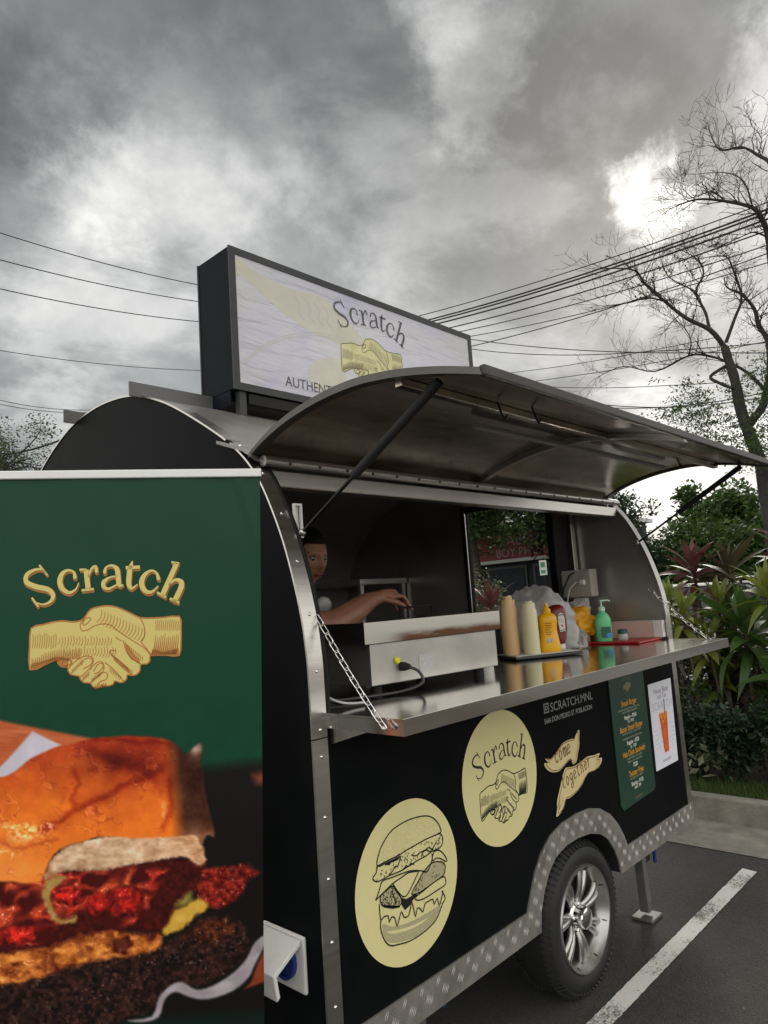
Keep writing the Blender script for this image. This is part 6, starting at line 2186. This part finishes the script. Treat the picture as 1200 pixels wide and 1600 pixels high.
def bare_tree():
    r = random.Random(19)
    t = thing('bare_tree', 'tall nearly bare tree with crooked dark branches right of the trailer', 'tree', (11, 1.3, 0))
    tips = []

    def twig(mb, p, d, L, rad, depth):
        pts, rs = [p], [rad]
        n = 5
        q = p.copy()
        dd = d.copy()
        for i in range(n):
            dd = (dd + Vector((r.gauss(0, .16), r.gauss(0, .20), r.gauss(.03, .17)))).normalized()
            q = q + dd * (L / n)
            pts.append(q.copy())
            rs.append(max(.0021, rad * (1 - .75 * (i + 1) / n)))
        mb.tube(pts, rs, 5, caps=False)
        tips.append((pts[-1], pts[2]))
        if depth > 0:
            for k in range(r.choice((2, 3, 3, 4))):
                j = r.randint(1, n)
                nd = (dd + Vector((r.gauss(0, .6), r.gauss(0, .75), r.gauss(.1, .55)))).normalized()
                twig(mb, pts[j], nd, L * r.uniform(.45, .75), rs[j] * .7, depth - 1)
    for name, q in LIMBS.items():
        P = [Vector(p) for p in q]
        if name == 'trunk':
            P = [Vector((11, 1.30, -.1)), Vector((11, 1.36, 1.4))] + P
        D = catmull(P, 4)
        ra, rb_ = R0[name]
        rs = [(ra + (rb_ - ra) * i / (len(D) - 1)) * (.9 if name == 'trunk' else .46) for i in range(len(D))]
        rs = [v * (1 + r.uniform(-.08, .08)) for v in rs]
        lm = MB()
        lm.tube(D, rs, 9)
        o = lm.build('trunk' if name == 'trunk' else 'branch', BARK, t, smooth=60)
        if name in ('trunk', 'r4'):
            continue
        tw = MB()
        for i in range(len(D) // 4, len(D)):
            for rep in range(2):
                if r.random() < .56:
                    dd = (D[min(i + 1, len(D) - 1)] - D[i - 1]).normalized()
                    nd = (dd * .6 + Vector((r.gauss(0, .5), r.gauss(0, .65), r.gauss(.30, .45)))).normalized()
                    twig(tw, D[i], nd, r.uniform(.25, .62), max(.004, min(.009, rs[i] * .5)), 2)
        dd = (D[-1] - D[-2]).normalized()
        twig(tw, D[-1], dd, r.uniform(.25, .4), max(.005, rs[-1]), 2)
        raw_build(tw, 'twigs', BARK, t)
    # the few leafy sprays low in the crown
    lf = MB()
    for (cy, cz, ry, rz, n, cx) in ((2.15, 4.30, .85, .42, 70, 11.3), (1.55, 3.55, .65, .40, 55, 10.9), (2.5, 4.05, .5, .3, 40, 11.2), (1.25, 4.45, .45, .35, 34, 11.0), (1.2, 3.2, .55, .35, 50, 10.8), (2.0, 3.75, .6, .26, 40, 11.4), (1.15, 3.85, .4, .3, 34, 11.1), (2.35, 6.25, .55, .3, 10, 11)):
        for i in range(n):
            p = Vector((cx + r.gauss(0, .35), cy + r.gauss(0, ry * .5), cz + r.gauss(0, rz * .5)))
            d = Vector((r.gauss(0, 1), r.gauss(0, 1), r.gauss(-.1, .2))).normalized()
            cl = [p + d * r.uniform(0, .34) + Vector((r.gauss(0, .05), r.gauss(0, .05), r.gauss(0, .018))) for k in range(26)]
            leaf_cloud(lf, cl, .052, r, .42)
    raw_build(lf, 'crown', FEATHER, t)


bare_tree()


def leafy_tree(name, label, x, y, h, rx, rz, n, m, size, seed, trunk_r=.14, sparse=1.0, group=None, zc=None):
    r = random.Random(seed)
    t = thing(name, label, 'tree', (x, y, 0), group)
    zc = zc if zc is not None else h - rz
    lobes = []
    for i in range(16):
        d = Vector((r.gauss(0, 1), r.gauss(0, 1), r.gauss(0, .8))).normalized() * r.uniform(.35, .85)
        lobes.append((Vector((x + d.x * rx, y + d.y * rx, zc + d.z * rz)), r.uniform(.22, .42)))
    tk = MB()
    top = Vector((x + r.uniform(-.2, .2), y + r.uniform(-.2, .2), zc - rz * .35))
    tk.tube(catmull([Vector((x, y, -.1)), Vector((x + r.uniform(-.15, .15), y + r.uniform(-.15, .15), zc * .45)), top], 5), [trunk_r * (1 - .05 * i) for i in range(11)], 8)
    tk.build('trunk', BARK, t, smooth=60)
    br = MB()
    pts = []
    for c, s in lobes:
        br.tube(catmull([top - Vector((0, 0, rz * .1)), top.lerp(c, .5) + Vector((r.uniform(-.2, .2), r.uniform(-.2, .2), .1)), c], 3), [trunk_r * .4, trunk_r * .33, trunk_r * .28, trunk_r * .22, trunk_r * .18, trunk_r * .12, trunk_r * .08], 5)
        for k in range(5):
            e = c + Vector((r.gauss(0, 1), r.gauss(0, 1), r.gauss(0, 1))).normalized() * s * rx * .8
            br.tube([c, c.lerp(e, .5) + Vector((0, 0, .05)), e], [trunk_r * .08, trunk_r * .05, .006], 4)
        for k in range(int(n / 16)):
            d = Vector((r.gauss(0, 1), r.gauss(0, 1), r.gauss(0, 1))).normalized() * (r.random() ** (.45 * sparse))
            pts.append(c + Vector((d.x * s * rx, d.y * s * rx, d.z * s * rz)) * 1.15)
    raw_build(br, 'branches', BARK, t)
    lf = MB()
    leaf_cloud(lf, pts, size, r, .5)
    raw_build(lf, 'crown', m, t)


L1 = mat('tree_leaves_dark', (.027, .055, .018), .5, island=.5, transl=.3)
L2 = mat('tree_leaves_mid', (.055, .098, .022), .5, island=.5, transl=.35)
L3 = mat('tree_leaves_pale', (.065, .085, .035), .5, island=.4, transl=.35)
BT = 'trees across the road'
leafy_tree('leafy_tree', 'dark green tree behind the hatch corner at the far trailer end', 15.5, 6.3, 4.0, 1.2, 1.5, 9000, L1, .13, 41, group=BT)
leafy_tree('leafy_tree', 'small airy tree whose twigs cross the bright sky under the hatch', 14.2, 5.05, 3.9, .75, .75, 1300, L1, .10, 42, .07, group=BT)
leafy_tree('leafy_tree', 'bright green bushy tree right of the bright sky gap', 15.0, 3.3, 3.75, 1.2, 1.3, 9500, L2, .12, 43, group=BT)
leafy_tree('leafy_tree', 'green tree behind the trunk of the bare tree', 15.4, 1.9, 3.9, 1.2, 1.4, 9500, L2, .12, 44, group=BT)
leafy_tree('leafy_tree', 'low dark tree filling the gap behind the ti plants', 16.5, 4.2, 2.9, 1.5, 1.2, 9000, L1, .13, 45, group=BT)
leafy_tree('leafy_tree', 'low dark tree at the right picture edge across the road', 16.8, 1.7, 2.8, 1.6, 1.2, 9000, L1, .13, 46, group=BT)
leafy_tree('leafy_tree', 'wide green tree behind the tall maroon ti plants', 13.2, 2.6, 3.1, 1.5, 1.25, 9000, L2, .11, 61, group=BT)
leafy_tree('leafy_tree', 'dull green tree beside the far trailer corner', 13.4, 4.6, 2.6, 1.2, 1.1, 7000, L1, .11, 62, group=BT)
leafy_tree('leafy_tree', 'green tree low at the right picture edge behind the planting', 13.0, 1.1, 3.0, 1.3, 1.25, 8000, L2, .11, 63, group=BT)
leafy_tree('leafy_tree', 'large dark tree filling the top of the trailer window', 13.6, 8.6, 6.6, 2.1, 2.1, 15000, L2, .14, 47, .2, group=BT)
leafy_tree('leafy_tree', 'large dark tree behind the left half of the trailer window', 14.5, 11.2, 6.8, 2.2, 2.2, 12000, L2, .14, 48, .2, group=BT)
leafy_tree('leafy_tree', 'large dark tree hidden behind the far trailer end', 14.6, 6.9, 5.4, 1.4, 1.7, 9000, L1, .14, 49, .18, group=BT)
leafy_tree('sparse_tree', 'thin sparse tree at the left edge beside the trailer roof', 4.55, 12.2, 6.0, 1.25, 1.15, 6500, L3, .06, 51, .06, zc=4.8)

# ================================================================== across the road
WALL = mat('dark_shop_front', (.022, .024, .03), .9, var=.15, scale=2)
shop = thing('restaurant', 'low restaurant with a red sign board seen through the trailer window', 'building', (17, 9.5, 0))
MB().box(16.6, 20.5, 7.2, 15.5, 0, 3.3).build('wall', WALL, shop)
MB().box(16.25, 20.8, 7.1, 15.7, 3.30, 3.42).build('roof', mat('pale_roof', (.55, .55, .55), .6), shop)
RS = mat('red_sign_board', srgb(126, 26, 32)[:3], .5, var=.12, scale=1.5)
fas = MB().box(16.05, 16.24, 7.3, 11.6, 2.42, 3.10).build('sign_board', RS, shop)
MB().box(16.02, 16.26, 7.25, 11.7, 2.33, 2.415).build('sign_edge', mat('white_strip', (.6, .6, .58), .6), shop)
shart = Art((16.05, 0, 0), (0, -1, 0), (0, 0, 1), (-1, 0, 0), lift=.01, step=.004)
q1 = MB()
shart.text(q1, 'K', .42, -10.28, 2.78, 0, 'LEFT')
shart.text(q1, 'BABO', .40, -9.42, 2.77, 0, 'LEFT', sx=1.05)
shart.text(q1, 'BOY PHOZA', .32, -9.55, 2.48, 0, 'LEFT', sx=1.0)
q1.build('lettering', mat('faded_white_lettering', (.34, .27, .26), .6), fas)
for i in range(4):
    y = 7.45 + i * 1.5
    wd = MB().box(16.56, 16.61, y, y + 1.3, .15, 2.25).build('window', mat('dark_shop_frame', (.02, .02, .02), .4), shop)
    MB().box(16.54, 16.555, y + .07, y + 1.23, .25, 2.18).build('pane', mat('dark_shop_glass', (.008, .011, .02), .45, spec=.2), wd)
ps = thing('road_sign', 'small white and green road sign on a thin post outside the restaurant', 'road sign', (12.6, 6.05, 0))
MB().tube([(12.6, 6.05, 0), (12.6, 6.05, 2.16)], .018, 8).build('post', FRAME, ps, smooth=60)
sp_ = MB().box(12.56, 12.575, 5.97, 6.13, 1.82, 2.12).build('plate', mat('white_sign_plate', (.55, .57, .54), .5), ps)
MB().box(12.555, 12.559, 6.00, 6.10, 1.98, 2.08).build('arrow', mat('green_sign_print', (.05, .18, .10), .5), sp_)
MB().box(12.555, 12.559, 6.00, 6.10, 1.86, 1.92).build('lower_print', MATS['green_sign_print'], sp_)

# parked white car half hidden by the planting
CARW = mat('white_car_paint', (.70, .70, .70), .25, coat=.6)
CARG = mat('car_glass', (.012, .014, .016), .08)


def car(x, y, label):
    t = thing('parked_car', label, 'car', (x, y, 0), 'cars parked beyond the planting')
    # side outline along y, front of the car towards -y
    S = [(-2.05, .32), (-2.08, .55), (-1.98, .74), (-1.20, .90), (-.95, .95), (.0 + 1.72, .98), (2.02, .86), (2.06, .45), (1.98, .30), (1.62, .28), (1.50, .50), (1.22, .60), (.94, .50), (.82, .28), (-.90, .28), (-1.02, .50), (-1.30, .60), (-1.58, .50), (-1.70, .28)]
    MB().prism([(x - .84, y + a, b) for a, b in S], (1.68, 0, 0)).build('body', CARW, t, bevel=.05, seg=3)
    G = [(-1.0, .94), (-.35, 1.42), (1.15, 1.44), (1.80, .96)]
    rows = []
    cabin = MB()
    A = [(x - .78, y + a, b) if b < 1 else (x - .60, y + a, b) for a, b in G]
    B_ = [(x + .78, y + a, b) if b < 1 else (x + .60, y + a, b) for a, b in G]
    cabin.add(A + B_, [(0, 1, 2, 3), (7, 6, 5, 4), (0, 4, 5, 1), (1, 5, 6, 2), (2, 6, 7, 3), (0, 3, 7, 4)])
    cabin.build('windows', CARG, t, bevel=.02)
    MB().prism([(x - .61, y - .37, 1.42), (x - .61, y + 1.17, 1.44), (x + .61, y + 1.17, 1.44), (x + .61, y - .37, 1.42)], (0, 0, .035)).build('roof', CARW, t, bevel=.02)
    for s in (-1, 1):
        for a in ((-.98, .95, -.36, 1.425), (1.14, 1.44, 1.78, .97), (.35, .96, .37, 1.43)):
            MB().bar((x + s * (.785 if a[1] < 1 else .605), y + a[0], a[1]), (x + s * (.785 if a[3] < 1 else .605), y + a[2], a[3]), .05, .06).build('pillar', CARW, t)
        MB().box(x + s * .55 - .17, x + s * .55 + .17, y - 2.085, y - 2.02, .60, .72).build('headlight', mat('headlight_glass', (.6, .62, .64), .1), t, bevel=.02)
    for a in (-1.30, 1.22):
        for s in (-1, 1):
            wv = MB().lathe([(.20, .0), (.29, .0), (.31, .02), (.31, .17), (.29, .19), (.20, .19)], (x + s * .66, y + a, .31), (s, 0, 0), 24, caps=False).build('wheel', TYRE, t, smooth=50)
            MB().lathe([(.20, .15), (.12, .17), (.04, .18)], (x + s * .66, y + a, .31), (s, 0, 0), 20).build('rim', ALLOY, wv, smooth=40)


car(9.9, 2.0, 'white parked car showing in patches through the ti plants')
car(9.9, 6.45, 'white parked car low in the trailer window behind the grey bag')

# ================================================================== overhead cables
CAB = mat('cable_black', (.012, .012, .013), .6)
CABG = mat('cable_grey', (.06, .06, .065), .6)


def cable(a, b, rad, label, m, sag=.25, ext=.5, grp='overhead cables'):
    a, b = Vector(a), Vector(b)
    d = b - a
    pts = []
    for i in range(33):
        t = -ext + (1 + 2 * ext) * i / 32
        p = a + d * t
        p.z -= sag * 4 * (t - 0) * (1 - t) * (1 if 0 <= t <= 1 else .6)
        pts.append(p)
    o = MB().tube(pts, rad, 6).build('power_cable', m, None, smooth=60)
    tag(o, label, 'cable', grp)


RIGHT = [
    ((12.5, 8.8, 8.21), (12.5, 1.16, 7.58), 1.0),
    ((12.5, 8.46, 8.01), (12.5, 1.17, 7.46), 2.0),
    ((12.5, 8.38, 7.94), (12.5, 1.18, 7.4), 2.0),
    ((12.5, 8.2, 7.83), (12.5, 1.19, 7.3), 2.0),
    ((12.5, 7.88, 7.62), (12.5, 1.26, 7.11), 1.4),
    ((12.5, 7.6, 7.44), (12.5, 1.29, 6.87), 1.0),
    ((12.5, 7.37, 7.25), (12.5, 1.33, 6.58), 0.8),
    ((12.5, 7.25, 7.0), (12.5, 1.31, 6.73), 1.0),
    ((12.5, 7.29, 7.17), (12.5, 2.34, 5.36), 0.9),
    ((12.5, 7.31, 6.95), (12.5, 3.43, 5.71), 0.8),
    ((12.5, 5.84, 5.8), (12.5, 2.45, 5.38), 0.6),
    ((12.5, 5.44, 5.58), (12.5, 3.28, 5.02), 0.6),
    ((12.5, 4.28, 4.86), (12.5, 1.55, 4.46), 0.8),
    ((12.5, 4.28, 4.91), (12.5, 1.56, 4.38), 0.8),
    ((12.5, 6.3, 6.12), (12.5, 3.55, 5.73), 0.5),
]
RL = ['thin top cable of the bundle right of the roof sign', 'thick upper cable of the bundle right of the roof sign', 'thick middle cable of the bundle right of the roof sign', 'thick lowest cable of the bundle right of the roof sign',
      'first cable below the thick bundle right of the roof sign', 'second cable below the thick bundle right of the roof sign', 'third thin cable below the thick bundle right of the roof sign',
      'steep cable rising from the sign corner across the bare tree', 'upper of the two nearly level cables right of the sign', 'lower of the two nearly level cables right of the sign',
      'faint cable rising rightwards above the hatch', 'faint level cable just above the hatch', 'upper of the two low cables before the bare tree trunk', 'lower of the two low cables before the bare tree trunk', 'faintest short rising cable above the hatch lip']
for (a, b, w), lb in zip(RIGHT, RL):
    cable(a, b, .0068 * w + .003, lb, CAB if w > .6 else CABG, sag=.10 if w > .6 else .03)
LEFT = [
    ((4.79, 15.0, 10.51), (10.92, 15.0, 10.81), 1.2),
    ((4.79, 15.0, 9.84), (10.9, 15.0, 10.32), 1.2),
    ((4.79, 15.0, 9.13), (10.88, 15.0, 9.73), 1.2),
    ((4.8, 15.0, 7.67), (10.81, 15.0, 8.3), 0.8),
    ((4.8, 15.0, 6.6), (7.49, 15.0, 6.65), 0.7),
    ((4.8, 15.0, 6.5), (7.49, 15.0, 6.59), 0.7),
    ((5.06, 15.0, 5.22), (7.16, 15.0, 6.1), 3.0),
]
LL = ['topmost cable left of the roof sign', 'second cable from the top left of the roof sign', 'third cable from the top left of the roof sign', 'fourth thinner cable left of the roof sign',
      'upper of the paired thin cables above the sparse tree', 'lower of the paired thin cables above the sparse tree', 'thick dark cable running down behind the trailer roof at the left']
for (a, b, w), lb in zip(LEFT, LL):
    cable(a, b, .0075 * w + .0025, lb, CAB if w > 1 else CABG, sag=.12)
